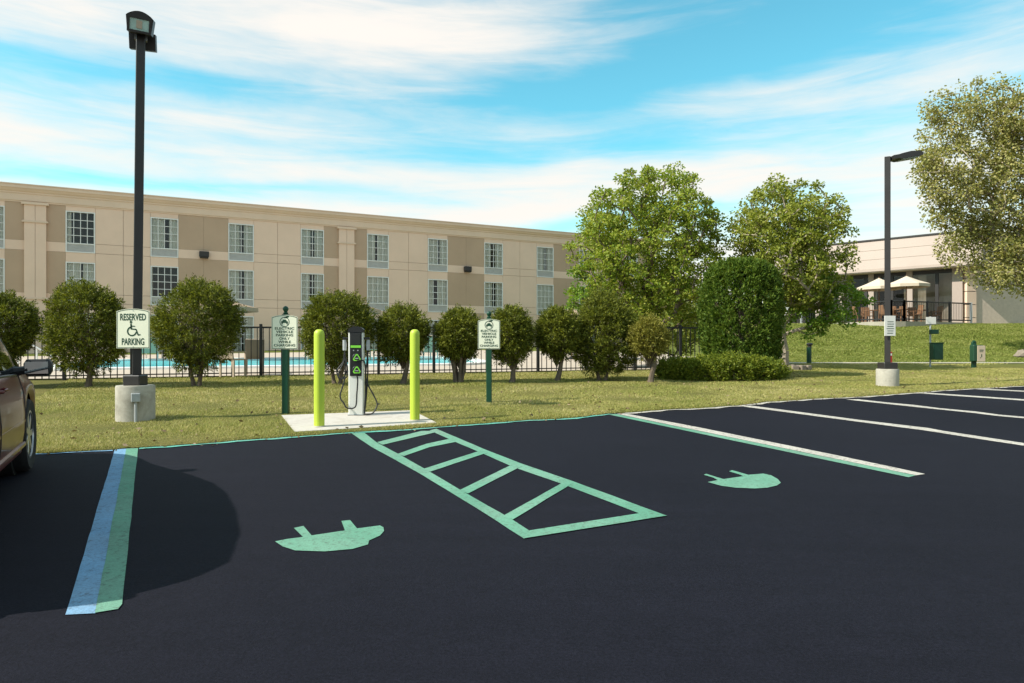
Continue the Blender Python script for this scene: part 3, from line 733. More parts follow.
# ------------------------------------------------------------------ vegetation builders
def leaf_mesh(Pn, D, L, Wd, roll=None, fold=.15):
    """rhombus leaves: Pn base points, D direction, L length, Wd width (arrays)"""
    n = len(Pn); D = D/np.maximum(np.linalg.norm(D, axis=1, keepdims=True), 1e-6)
    ref = rng.normal(size=(n, 3)); S = np.cross(D, ref); S /= np.maximum(np.linalg.norm(S, axis=1, keepdims=True), 1e-6)
    N = np.cross(S, D); L = np.asarray(L).reshape(-1, 1)*np.ones((n, 1)); Wd = np.asarray(Wd).reshape(-1, 1)*np.ones((n, 1))
    mid = Pn+D*L*.45+N*L*fold*.4
    V = np.stack([Pn, mid+S*Wd*.5-N*L*fold*.3, Pn+D*L, mid-S*Wd*.5-N*L*fold*.3], 1).reshape(-1, 3)
    k = np.arange(n)*4
    return V, np.stack([k, k+1, k+2, k+3], -1)
def rand_dirs(n):
    v = rng.normal(size=(n, 3)); return v/np.linalg.norm(v, axis=1, keepdims=True)
def lumps(dirs, k, amp, seed, sharp=6.0):
    r = np.random.default_rng(seed); c = r.normal(size=(k, 3)); c /= np.linalg.norm(c, axis=1, keepdims=True)
    a = r.uniform(-1, 1, k)
    d = dirs @ c.T
    return 1+amp*np.sum(a*np.exp(sharp*(d-1)), axis=1)
def tuft_cloud(T, axis, per, length, spread, L, Wd):
    axis = axis/np.linalg.norm(axis, axis=1, keepdims=True); k = len(T); sz = np.repeat(rng.uniform(.6, 1.45, k), per)
    T = np.repeat(T, per, 0); axis = np.repeat(axis, per, 0); n = len(T); al = rng.random(n)
    Pn = T+axis*(al*length*sz)[:, None]+rng.normal(size=(n, 3))*(spread*sz*(1.1-.6*al))[:, None]
    return leaf_mesh(Pn, axis+.5*rng.normal(size=(n, 3)), rng.uniform(.6, 1.4, n)*L, rng.uniform(.7, 1.3, n)*Wd)
def bush(px, base_y, top_y, half_px, label, seed, mat='yew', crown_bottom=None, group=None, nspray=15000, egg=.0, stems=3, spray=(.066, .025), name='round_bush', lean=0.0, gap=.35):
    b = gp(px, base_y); m = b.y/F
    H = (base_y-top_y)*m; a = half_px*m*.86; cb = (base_y-crown_bottom)*m if crown_bottom else .35
    z0 = gzf(b.x, b.y)+LAWN-.012
    root = empty(name, (b.x, b.y, z0), 0, label, 'bush', group)
    cz = (H+cb)/2; c = (H-cb)/2*.93
    ntuft = int(nspray/10.5); per = 24
    d = rand_dirs(ntuft)
    hole = lumps(d, 40, .8, seed+99, 18.0)
    keep = ((hole > 1-gap) | (rng.random(ntuft) < .35)) & (rng.random(ntuft) < np.clip(1.05+.4*d[:, 2], .62, 1)); d = d[keep]
    rad = lumps(d, 40, .12, seed)*(1+.055*rng.normal(size=len(d)))
    shell = .95*np.clip(1-np.abs(rng.normal(0, .17, len(d))), .30, 1.0)
    taper = 1-egg*np.clip(d[:, 2], -1, 1)
    T = np.stack([d[:, 0]*a*rad*shell*taper+lean*d[:, 2], d[:, 1]*a*rad*shell*taper, cz+d[:, 2]*c*rad*shell], -1)
    axis = d*np.array([1, 1, .6])+np.array([0, 0, .30])+.35*rng.normal(size=d.shape); axis /= np.linalg.norm(axis, axis=1, keepdims=True)
    sz = rng.uniform(.6, 1.5, len(d))
    T = np.repeat(T, per, 0); axis = np.repeat(axis, per, 0); sz = np.repeat(sz, per)
    n = len(T); al = rng.random(n)
    Pn = T+axis*(al*.13*sz)[:, None]+rng.normal(size=(n, 3))*(.030*sz*(1.1-.6*al))[:, None]
    out = axis+.65*rng.normal(size=(n, 3))
    V, Fc = leaf_mesh(Pn, out, rng.uniform(.6, 1.4, n)*spray[0], rng.uniform(.7, 1.3, n)*spray[1]*.8)
    obj_np('foliage', V, Fc, mat, root)
    # twigs filling the inside
    mb = MB(); rr = random.Random(seed)
    for i in range(70):
        q = rand_dirs(1)[0]; p1 = Vector((q[0]*a*.86, q[1]*a*.86, cz+q[2]*c*.86)); p0 = Vector((0, 0, cb*.6+max(0, (p1.z-cb)*.35)))
        pm = p0.lerp(p1, .5)+Vector((rr.uniform(-.06, .06), rr.uniform(-.06, .06), rr.uniform(0, .1)))
        mb.tube([p0, pm, p1], [.014, .009, .004], 4, False)
    mb.build('twigs', 'bark', root)
    for i in range(stems):
        an = 6.28*i/stems+rr.uniform(-.4, .4); r0 = .05 if stems > 1 else 0
        mb = MB(); pts = []
        for j in range(6):
            t = j/5; pts.append((math.cos(an)*(r0+t*.16)+rr.uniform(-.015, .015), math.sin(an)*(r0+t*.16)+rr.uniform(-.015, .015), -.06+t*(cb+.55*c)))
        mb.tube(pts, [(.075 if stems == 1 else .052)*(1-.55*j/5)*(1.35 if j == 0 else 1) for j in range(6)], 7); mb.build('stem', 'bark', root, True)
    return root
GB = 'clipped bushes along the lawn'
bush(-4, 389, 293, 36, 'leftmost round clipped bush, half hidden behind the maroon car', 1, crown_bottom=372, group=GB)
bush(88, 388.5, 284, 41, 'tall round clipped bush directly left of the lamp post with the reserved sign', 2, crown_bottom=375, group=GB, nspray=19000, stems=1)
bush(197, 387.5, 281, 48, 'widest round clipped bush, directly right of the reserved parking sign', 3, crown_bottom=374, group=GB, nspray=22000, stems=2)
bush(337, 386, 293, 36, 'round clipped bush behind the charging station', 4, crown_bottom=370, group=GB, nspray=17000, stems=2, lean=-.02)
bush(403, 384.8, 308, 28, 'small round bush behind the right lime bollard', 5, crown_bottom=365, group=GB, nspray=14000, stems=1)
bush(459, 384.3, 311, 23, 'small oval bush with many thin stems, left of the farther electric vehicle sign', 6, crown_bottom=363, group=GB, nspray=12500, stems=6)
bush(511, 384, 309, 22, 'narrow upright bush just right of the farther electric vehicle sign', 7, crown_bottom=366, group=GB, nspray=12500, stems=1)
bush(557, 382.5, 309, 22, 'narrow upright bush touching the big dark bush on its right', 8, crown_bottom=362, group=GB, nspray=12500, stems=1)
bush(602, 381.5, 287, 35, 'tallest dark egg shaped bush, leafy almost to the ground', 9, crown_bottom=378, group=GB, nspray=22000, egg=.22, stems=2)
bush(650, 383.5, 322, 20, 'little golden lollipop bush on one thin stem', 10, mat='yew_gold', crown_bottom=357, group=GB, nspray=11000, stems=1, spray=(.06, .024))
# clipped arborvitae column
b = gp(741, 377.5); m = b.y/F
arb = empty('arborvitae', (b.x, b.y, gzf(b.x, b.y)+LAWN-.012), 0, 'large clipped arborvitae column with flat dome top, behind the low hedge', 'shrub')
H = (377.5-264)*m; a = 35.5*m; n = 4200
th = rng.uniform(0, 2*np.pi, n); h = rng.random(n)
top = rng.random(n) < .17
ridge = .955+.10*np.abs(np.sin(th*4.5+1.1*np.sin(h*5)+.6*np.sin(th*2)))+.05*np.sin(th*15+h*7)*np.sin(h*15+th*3)
body_p = .86+.14*np.sin(np.clip(h/.58, 0, 1)*np.pi/2)-.06*np.clip((h-.58)/.2, 0, 1)**2
prf = np.where(h > .74, .94*np.sqrt(np.clip(1-((h-.74)/.262)**2.3, 0, 1)), body_p)
rr_ = prf*ridge*a*(1-np.abs(rng.normal(0, .05, n)))
ru = .92*a*np.sqrt(rng.random(n)); rr_ = np.where(top, ru, rr_)
h = np.where(top, .74+.25*np.clip(1-(ru/(.94*a))**2.3, 0, 1)**(1/2.3), h)
Pn = np.stack([rr_*np.cos(th), rr_*np.sin(th), .06+h*(H-.08)], -1)
out = np.stack([np.cos(th)*.55, np.sin(th)*.55, np.full(n, .8)], -1)+.25*rng.normal(size=(n, 3))
V, Fc = tuft_cloud(Pn, out, 20, .13, .028, .075, .032)
obj_np('foliage', V, Fc, 'arbor', arb)
mb = MB(); mb.tube([(0, 0, -.05), (.02, 0, H*.4), (0, .02, H*.85)], [.12, .09, .03], 8)
for i in range(60):
    t = random.random()*6.28; q = random.uniform(.1, .75)*H; mb.tube([(0, 0, q*.8), (math.cos(t)*a*.8, math.sin(t)*a*.8, q+.2)], [.02, .006], 4, False)
mb.build('trunk', 'bark', arb)
# low box hedge
b = gp(722, 380.5); m = b.y/F
hed = empty('low_hedge', (b.x, b.y, gzf(b.x, b.y)+LAWN-.012), R(4), 'low wide bright green hedge mound at the foot of the arborvitae', 'hedge')
ax, ay, hh = 60*m, .75, 19.5*m; n = 2600
th = rng.uniform(0, 2*np.pi, n); side = rng.random(n) < .5
rn = np.where(side, 1-np.abs(rng.normal(0, .05, n)), np.sqrt(rng.random(n)))
ls = 1+.05*np.sin(th*7+1)+.05*np.sin(th*13)+.04*rng.normal(size=n)
X = np.cos(th)*rn*ls*ax; Yh = np.sin(th)*rn*ls*ay
topz_ = hh*(1+.10*np.sin(X*2.1+.7)-.22*rn**4-.06*X/ax+.08*rng.normal(size=n))
Pn = np.stack([X, Yh, np.where(side, rng.random(n)*.85, .9)*topz_], -1)
out = np.stack([np.cos(th)*.7*side, np.sin(th)*.7*side, np.where(side, .5, 1.0)], -1)+.35*rng.normal(size=(n, 3))
V, Fc = tuft_cloud(Pn, out, 18, .10, .03, .055, .030)
obj_np('foliage', V, Fc, 'box_hedge', hed)
mb = MB()
for i in range(110):
    x = random.uniform(-.85, .85)*ax; y = random.uniform(-.7, .7)*ay*math.sqrt(max(.05, 1-(x/ax)**2)); mb.tube([(x, y, -.03), (x+random.uniform(-.1, .1), y+random.uniform(-.1, .1), hh*.8)], [.012, .005], 4, False)
mb.build('stems', 'bark', hed)

class Skeleton:
    def __init__(s): s.p = []; s.par = []; s.r0 = .1
    def node(s, p, par): s.p.append(Vector(p)); s.par.append(par); return len(s.p)-1
    def grow(s, targets, rr, bow=.12, jit=.06, upbias=.35):
        tips = []
        for c in targets:
            c = Vector(c); best, bi = 1e9, 0
            for i, p in enumerate(s.p):
                dz = p.z-c.z
                cost = (p-c).length + (1.2*max(0, dz+.1)) 
                if cost < best and s.ok[i]: best, bi = cost, i
            p = s.p[bi]; L = (c-p).length; k = max(2, int(L/.35)); last = bi
            off = Vector((rr.uniform(-1, 1), rr.uniform(-1, 1), upbias))*bow*L
            for j in range(1, k+1):
                t = j/k; q = p.lerp(c, t)+off*(4*t*(1-t))*.5+Vector((rr.uniform(-jit, jit), rr.uniform(-jit, jit), rr.uniform(-jit, jit)))*(0 if j == k else 1)
                last = s.node(q, last); s.ok.append(True)
            tips.append(last)
        return tips
    def mesh(s, r_trunk, r_tip, n=6, power=.5):
        N = len(s.p); cnt = np.zeros(N); kids = [0]*N
        for i in range(N-1, -1, -1):
            if kids[i] == 0: cnt[i] = 1
            if s.par[i] >= 0: cnt[s.par[i]] += cnt[i]; kids[s.par[i]] += 1
        mx = cnt[0]; rad = r_tip+(r_trunk-r_tip)*(cnt/mx)**power
        mb = MB()
        for i in range(1, N):
            pa = s.par[i]
            mb.tube([s.p[pa], s.p[i]], [min(rad[pa], rad[i]*1.35), rad[i]], n if rad[i] > .03 else 4, False)
        return mb
def crown_points(k, cen, rad, rr, shape=None, inner=.35, mind=.0):
    out = []; tries = 0
    while len(out) < k and tries < 20000:
        tries += 1
        v = Vector((rr.gauss(0, 1), rr.gauss(0, 1), rr.gauss(0, 1))).normalized(); r = inner+(1-inner)*rr.random()**.6
        if shape: r *= shape(v)
        p = Vector((cen[0]+v.x*rad[0]*r, cen[1]+v.y*rad[1]*r, cen[2]+v.z*rad[2]*r))
        if mind and any((p-q).length < mind for q in out): continue
        out.append(p)
    return out
def clump_leaves(pts, per, rad, L, Wd, flat=.7, droop=.15, frac=1.0):
    k = len(pts); c = np.repeat(np.array([tuple(p) for p in pts]), per, axis=0); n = len(c)
    sz = np.repeat(rng.uniform(.6, 1.25, k), per)[:, None]
    d = rand_dirs(n); r = rng.random((n, 1))**.45
    Pn = c+d*r*rad*sz*np.array([1, 1, flat])
    out = d*np.array([1, 1, .5])+.7*rng.normal(size=(n, 3)); out[:, 2] -= droop
    return leaf_mesh(Pn, out, rng.uniform(.65, 1.35, n)*L, rng.uniform(.7, 1.3, n)*Wd, fold=.22)
def tree(name, base, label, trunk, crown, seed, mat, nclump, per, crad, leaf, r_trunk=.13, bark='bark', extra=None, shape=None, split=None, mind=.26, group=None, droop=.15, flat=.7, inner=.3, lobes=None):
    rr = random.Random(seed); root = empty(name, base, 0, label, 'tree', group)
    sk = Skeleton(); sk.ok = []
    th, lean = trunk; nn = 7; last = -1
    for i in range(nn):
        t = i/(nn-1); last = sk.node((lean[0]*t+rr.uniform(-.02, .02)*(i > 0), lean[1]*t, -.12+t*(th+.12)), last); sk.ok.append(t > .45)
    if split:
        for tip in split: 
            b = last if len(tip) < 4 else tip[3]; q = sk.p[2 if len(tip) > 3 else last]; pi = 2 if len(tip) > 3 else last
            for j in range(1, 6):
                pi = sk.node(q.lerp(Vector(tip[:3]), j/5)+Vector((rr.uniform(-.04, .04), rr.uniform(-.04, .04), 0)), pi); sk.ok.append(True)
    cen, rad = crown
    if lobes:
        pts = []
        for lc, lr, ln_ in lobes: pts += crown_points(ln_, lc, lr, rr, None, .15, mind)
    else: pts = crown_points(nclump, cen, rad, rr, shape, inner, mind)
    pts.sort(key=lambda p: (p-Vector((lean[0], lean[1], th))).length)
    sk.grow(pts, rr)
    V, Fc = clump_leaves(pts, per, crad, leaf, leaf*.72, flat, droop)
    if extra:
        for cen2, rad2, n2, mat2 in extra:
            p2 = crown_points(n2, cen2, rad2, rr, None, .1, .3); p2.sort(key=lambda p: p.x**2+p.y**2)
            sk.grow(p2, rr, .10)
            v2, f2 = clump_leaves(p2, per, crad*.9, leaf, leaf*.72, flat, droop)
            obj_np('low_foliage', v2, f2, mat2, root)
    obj_np('crown', V, Fc, mat, root)
    sk.mesh(r_trunk, .007).build('trunk', bark, root, True)
    return root
def pz_at(px, py, Y): return Vector(((px-CX)/F*Y, Y, EYE+(HY-py)*Y/F))
def rel(px, py, Y, base): q = pz_at(px, py, Y)-Vector(base); return (q.x, q.y, q.z)
def mpx(n, Y): return n*Y/F
lob = lambda s: (lambda v: float(lumps(np.array([[v.x, v.y, v.z]]), 26, .06, s, 7.0)[0]))
Y1 = 22.5; b1 = pz_at(651, 372, Y1); b1.z = gzf(b1.x, b1.y)+LAWN-.01
tree('maple_tree', b1, 'leafy yellow green tree behind the fence, left of the arborvitae', (1.5, (0, .05)), (rel(646, 252, Y1, b1), (mpx(78, Y1), mpx(70, Y1), mpx(91, Y1))), 21, 'leaf_a', 470, 105, .29, .088, .16,
     extra=[(rel(580, 290, Y1-.4, b1), (mpx(26, Y1), .7, mpx(30, Y1)), 16, 'leaf_bright'), (rel(690, 350, Y1, b1), (mpx(22, Y1), .6, mpx(22, Y1)), 9, 'leaf_a')], shape=lob(3), split=[rel(625, 300, Y1, b1), rel(675, 295, Y1, b1), rel(650, 270, Y1+.5, b1)])
Y2 = 21.5; b2 = pz_at(786, 372, Y2); b2.z = gzf(b2.x, b2.y)+LAWN-.01
tree('maple_tree', b2, 'olive green tree with pale forked trunk, right of the arborvitae', (1.3, (-.15, .05)), (rel(788, 248, Y2, b2), (mpx(60, Y2), mpx(60, Y2), mpx(66, Y2))), 22, 'leaf_b', 290, 105, .29, .088, .15, 'pale_bark',
     extra=[(rel(832, 300, Y2-.3, b2), (mpx(34, Y2), .8, mpx(34, Y2)), 30, 'leaf_bright'), (rel(812, 322, Y2-.2, b2), (mpx(36, Y2), .6, mpx(14, Y2)), 14, 'leaf_bright')], shape=lob(5), split=[rel(776, 290, Y2, b2), rel(800, 300, Y2, b2), rel(787, 270, Y2+.4, b2)])
Y3 = 29.0; b3 = pz_at(1075, 340, Y3); b3.z = gzf(b3.x, b3.y)+LAWN-.01
BL = [(946, 122, 24, 32, 0), (988, 112, 30, 36, .5), (1018, 140, 40, 56, 0), (950, 176, 32, 38, -.5), (996, 196, 46, 52, 0), (968, 240, 30, 28, .3), (1004, 262, 34, 32, -.4), (1046, 250, 42, 46, 0), (1060, 150, 44, 74, .5), (1095, 200, 44, 80, 0), (930, 170, 14, 24, 0), (942, 215, 16, 20, 0)]
def bshape(v):
    return float(lumps(np.array([[v.x, v.y, v.z]]), 30, .22, 9, 9.0)[0])*(abs(v.x)**3+abs(v.y)**3+abs(v.z)**3)**(-1/3)*(1-.10*max(0, v.z))
tree('birch_tree', b3, 'tall pale yellow green birch at the right edge of the picture', (4.5, (-.5, 0)), (rel(1050, 188, Y3, b3), (mpx(102, Y3), mpx(90, Y3), mpx(108, Y3))), 23, 'leaf_birch', 760, 85, .40, .115, .22, 'pale_bark',
     lobes=[(rel(px_, py_, Y3+dy, b3), (mpx(rx_, Y3), mpx(rx_*.9, Y3), mpx(ry_, Y3)), int(rx_*ry_/26)) for px_, py_, rx_, ry_, dy in BL], split=[rel(1000, 110, Y3, b3), rel(1050, 110, Y3, b3), rel(955, 170, Y3, b3)], mind=.34, droop=.5, flat=1.1, inner=.25)
GT = 'trees beyond the pool'
for i, (px, top, hw, Y, lab) in enumerate([(700, 285, 44, 44, 'dark background tree seen in the gap between the two maples'), (745, 300, 40, 52, 'dark background tree hidden mostly behind the arborvitae'), (655, 270, 40, 50, 'background tree at the far corner of the hotel')]):
    b = pz_at(px, 350, Y); b.z = gzf(b.x, b.y)-.03
    hgt = pz_at(px, top, Y).z-b.z; low = pz_at(px, 352, Y).z-b.z
    tree('background_tree', b, lab, (hgt*.35, (0, 0)), ((0, 0, (hgt+low)/2), (mpx(hw, Y), mpx(hw, Y), (hgt-low)/2)), 31+i, 'leaf_far', 60, 90, .9, .24, .2, shape=lob(12+i), mind=.6, group=GT)

# ------------------------------------------------------------------ lamp posts
def lamp_base(root, rad, h, hb, bw):
    rr = random.Random(4)
    mb = MB(); mb.lathe([(rad*.99, -.12), (rad*1.0, .02), (rad*1.0, h*.5), (rad*1.0, h-.02), (rad*.97, h)], 28); mb.build('footing', 'concrete', root, True)
    mb = MB(); mb.box((-bw, -bw, h+.001), (bw, bw, h+hb), .012); mb.build('base_cover', 'dark_metal', root)
b = gp(135.5, 424.5); ang = 0.0
lampL = empty('lamp_post', (b.x*(b.y+.26)/b.y, b.y+.26, gzf(b.x, b.y)+LAWN), 0, 'tall dark lamp post on round concrete base with twin flood heads', 'lamp post', 'car park lamp posts')
Lx, Ly, Lz = lampL.location
mL = b.y/F
lamp_base(lampL, 18.3*mL, 36*mL, .14, .115)
topz = EYE+(HY-26)*Ly/F-Lz
LEAN = .0115
mb = MB(); mb.box((-.056, -.056, 36*mL+.141), (.056, .056, topz), .008); mb.xform(Matrix.Rotation(R(27), 4, 'Z')); mb.v = [(x+.012+LEAN*z, y, z) for x, y, z in mb.v]; mb.build('pole', 'dark_metal', lampL)
PX = .012+LEAN*topz
# flood heads: one faces the car park, its twin hangs behind
RL = Matrix.Translation((PX, 0, 0)) @ Matrix.Rotation(R(27), 4, 'Z')
hd = RL @ Matrix.Translation((.0, -.10, topz-.03)) @ Matrix.Rotation(R(-5), 4, 'Z') @ Matrix.Rotation(R(4), 4, 'Y') @ Matrix.Rotation(R(16), 4, 'X')
w = .165
top_arc = [(-w, .085)]+[(-w+2*w*i/10, .085+.075*math.sin(math.pi*i/10)**.8) for i in range(1, 10)]+[(w, .085)]
mb = MB(); mb.prism([(-w+.02, -.115)]+top_arc+[(w-.02, -.115)], 'y', -.12, .10); mb.xform(hd); h1 = mb.build('flood_head', 'dark_metal', lampL, recalc=True)
mb = MB(); mb.box((-w+.05, -.135, -.085), (w-.05, -.121, .06)); mb.xform(hd); ln = mb.build('lens', 'lens', h1)
mb = MB(); mb.box((-.035, -.142, -.06), (.035, -.1352, .04)); mb.xform(hd); mb.build('bulb', 'tan_plastic', h1)
mb = MB()
for a_, b_ in (((-w+.02, -.15, -.115), (w-.02, -.122, -.088)), ((-w+.02, -.15, .063), (w-.02, -.122, .10)), ((-w+.02, -.15, -.087), (-w+.048, -.122, .062)), ((w-.048, -.15, -.087), (w-.02, -.122, .062))): mb.box(a_, b_)
mb.xform(hd); mb.build('bezel', 'dark_metal', h1)
for sx in (-1, 1):
    mb = MB(); mb.box((sx*.058, -.03, topz-.20), (sx*.078, .03, topz-.02)); mb.xform(RL); mb.build('bracket', 'grey_metal', lampL)
hd2 = RL @ Matrix.Translation((.02, .16, topz-.13)) @ Matrix.Rotation(R(-8), 4, 'Z') @ Matrix.Rotation(R(14), 4, 'X')
mb = MB(); mb.prism([(-.165, -.13), (-.165, .09), (.165, .09), (.165, -.13)], 'y', -.05, .08); mb.xform(hd2); mb.build('flood_head', 'dark_metal', lampL, recalc=True)['label'] = 'second flood head facing the pool'
# conduit box on the footing
fr = -18.3*mL
RB = Matrix.Rotation(R(29), 4, 'Z')
mb = MB(); mb.box((-.055, fr-.075, .27), (.055, fr+.02, .385), .008); mb.xform(RB); jb = mb.build('junction_box', 'grey_metal', lampL)
mb = MB(); mb.tube([(0, fr-.035, -.05), (0, fr-.035, .269)], .018, 8); mb.xform(RB); mb.build('conduit', 'grey_metal', jb)

b = gp(887.5, 388); mR = b.y/F
lampR = empty('lamp_post', (b.x*(b.y+.22)/b.y, b.y+.22, gzf(b.x, b.y)+LAWN), 0, 'slimmer bronze lamp post with one arm lamp at the right end of the car park', 'lamp post', 'car park lamp posts')
lamp_base(lampR, 10.6*mR, 17.5*mR, .14, .15)
rx, ry, rz = lampR.location
tz = EYE+(HY-157)*ry/F-rz
mb = MB(); mb.box((-.06, -.06, 17.5*mR+.141), (.06, .06, tz), .008); mb.xform(Matrix.Rotation(R(-28), 4, 'Z')); mb.build('pole', 'dark_metal', lampR)
hm = Matrix.Translation((.06, 0, tz-.03)) @ Matrix.Rotation(R(-10), 4, 'Y')
mb = MB(); mb.prism([(0, -.05), (.10, -.05), (.16, -.075), (.62, -.075), (.66, -.03), (.58, .03), (.38, .055), (.18, .04), (.12, .03), (0, .03)], 'y', -.16, .16); mb.xform(hm); hh_ = mb.build('lamp_head', 'dark_metal', lampR, recalc=True)
mb = MB(); mb.box((.2, -.12, -.088), (.58, .12, -.0755)); mb.xform(hm); mb.build('lens', 'lens', hh_)

# ------------------------------------------------------------------ signs
def sign_outline(w, h, arch):
    pts = [(-w/2, 0), (w/2, 0), (w/2, h-arch)]
    pts += [(w/2-w*i/12, h-arch+arch*math.sin(math.pi*i/12)**.75) for i in range(1, 12)]
    pts += [(-w/2, h-arch)]
    return pts
def sign_panel(root, z0, w, h, arch, yf, parent=None):
    """plate facing the camera (-y)"""
    mb = MB(); mb.prism(sign_outline(w, h, arch), 'y', yf, yf+.006); mb.v = [(x, y, z+z0) for x, y, z in mb.v]
    pl = mb.build('panel', 'sign_cream', root, recalc=True)
    o = sign_outline(w-.012, h-.012, arch); i = sign_outline(w-.026, h-.026, arch); n = len(o)
    mb = MB(); mb.add([(x, yf-.0015, z0+.006+z) for x, z in o]+[(x, yf-.0015, z0+.013+z) for x, z in i], [(k, (k+1) % n, n+(k+1) % n, n+k) for k in range(n)])
    mb.build('border', 'sign_green', pl, recalc=True)
    for zz_ in (z0+.022, z0+h-.025): MB().lathe([(.006, 0), (.006, .004), (.003, .006)], 8, mat=Matrix.Translation((0, yf, zz_)) @ Matrix.Rotation(R(90), 4, 'X')).build('bolt', 'grey_metal', pl)
    return pl
def flat(parent, name, mat, polys, yf):
    """flat print: polygons in x,z"""
    mb = MB()
    for q in polys: mb.add([(x, yf, z) for x, z in q], [tuple(range(len(q)))])
    return mb.build(name, mat, parent)
def letters(parent, txt, w, h, zc, yf, mat='sign_green'):
    v, f = text_geom(txt, w, h); mb = MB(); mb.add([(x, yf, z+zc) for x, z in v], f); return mb.build('lettering', mat, parent)
def ringq(cx, cz, r0, r1, a0, a1, n=18):
    o = arc2(cx, cz, r1, a0, a1, n); i = arc2(cx, cz, r0, a0, a1, n); return [[o[k], o[k+1], i[k+1], i[k]] for k in range(n-1)]
def barq(x0, z0, x1, z1, t):
    d = Vector((x1-x0, z1-z0)); d.normalize(); nx, nz = -d.y*t/2, d.x*t/2
    return [(x0+nx, z0+nz), (x1+nx, z1+nz), (x1-nx, z1-nz), (x0-nx, z0-nz)]
# reserved parking sign on the lamp pole
rs = empty('reserved_parking_sign', (Lx+.022, Ly-.079, Lz), 0, 'cream sign reading reserved parking with wheelchair symbol, fixed to the lamp post', 'sign')
ms = (Ly-.08)/F
z0 = EYE+(HY-348.3)*ms-Lz; w_, h_ = 33*ms, 39.5*ms
yf = -.022
pl = sign_panel(rs, z0, w_, h_, .035, yf)
MB().box((-.03, -.0155, z0+.08), (.03, -.001, z0+h_-.08)).build('bracket', 'grey_metal', rs)
ty = yf-.002
letters(pl, 'RESERVED', w_*.78, h_*.175, z0+h_*.79, ty); letters(pl, 'PARKING', w_*.68, h_*.175, z0+h_*.17, ty)
c0 = (0.0, z0+h_*.43)
SC = lambda L: [[(c0[0]+(x-c0[0])*1.28, c0[1]+(z-c0[1])*1.28) for x, z in q] for q in L]
polys = ringq(c0[0]-.012, c0[1], .038, .053, 95, 350)+[arc2(c0[0]-.022, c0[1]+.098, .014, 0, 330, 12)]
polys += [barq(c0[0]-.022, c0[1]+.082, c0[0]-.018, c0[1]+.020, .017), barq(c0[0]-.018, c0[1]+.024, c0[0]+.034, c0[1]+.020, .013), barq(c0[0]+.030, c0[1]+.022, c0[0]+.056, c0[1]-.042, .014), barq(c0[0]+.054, c0[1]-.042, c0[0]+.078, c0[1]-.034, .012), barq(c0[0]-.018, c0[1]+.055, c0[0]+.022, c0[1]+.053, .010)]
flat(pl, 'wheelchair_symbol', 'sign_green', SC(polys), ty)
# electric vehicle signs
def ev_sign(px, base_y, top_y, panel, label):
    b = gp(px, base_y); m = b.y/F; zb = gzf(b.x, b.y)+LAWN
    r = empty('electric_vehicle_sign', (b.x, b.y, zb), 0, label, 'sign', 'electric vehicle parking signs')
    x0, x1, yt, yb = panel; w = (x1-x0)*m; h = (yb-yt)*m; z0 = EYE+(HY-yb)*m-zb; zt = EYE+(HY-yt)*m-zb
    MB().box((-.046, -.012, -.12), (.046, .08, zt+.012), .008).build('post', 'post_green', r)
    MB().lathe([(.030, zt+.012), (.040, zt+.03), (.022, zt+.045), (.030, zt+.06), (.042, zt+.085), (.040, zt+.105), (.026, zt+.125), (.006, zt+.135)], 14, c=(0, .03, 0)).build('finial', 'post_green', r, True)
    yf = -.020; pl = sign_panel(r, z0, w, h, .032, yf); ty = yf-.002
    cz = z0+h*.795; polys = ringq(0, cz, .052, .060, 0, 360, 28)
    polys += [[(-.040, cz-.012), (.040, cz-.012), (.042, cz+.006), (.026, cz+.010), (.016, cz+.028), (-.016, cz+.028), (-.026, cz+.010), (-.042, cz+.006)], barq(-.030, cz-.012, -.030, cz-.030, .014), barq(.030, cz-.012, .030, cz-.030, .014)]
    polys += [[(.004, cz+.050), (.022, cz+.044), (.044, cz+.054), (.058, cz+.070), (.030, cz+.072), (.012, cz+.066)], barq(-.002, cz+.070, .004, cz+.042, .006)]
    flat(pl, 'vehicle_symbol', 'sign_green', [[(x*1.2, cz+(z-cz)*1.2) for x, z in q] for q in polys], ty)
    for i, (t, ww) in enumerate((('ELECTRIC', .74), ('VEHICLE', .66), ('PARKING', .66), ('ONLY', .40), ('WHILE', .48), ('CHARGING', .82))):
        letters(pl, t, w*ww, h*.074, z0+h*(.605-.099*i), ty)
    return r
ev_sign(285, 416, 309, (273, 299, 315, 349), 'nearer cream electric vehicle parking sign on green post, left of the bollards')
ev_sign(489, 404.5, 313, (479, 501, 319, 349), 'farther cream electric vehicle parking sign on green post, right of the bollards')
# small notice on the right lamp post
ns = empty('notice_board', (rx, ry-.086, rz), 0, 'small white notice fixed to the right lamp post', 'sign')
m_ = ry/F; z0 = EYE+(HY-336)*m_-rz; zt_ = EYE+(HY-316)*m_-rz
MB().box((-.12, -.022, z0), (.12, -.002, zt_), .004).build('panel', 'paper', ns)
flat(ns, 'lettering', 'sign_green', [barq(-.085+random.uniform(0, .03), z0+.06+i*.05, .085-random.uniform(0, .03), z0+.06+i*.05, .014) for i in range(6)], -.0245)

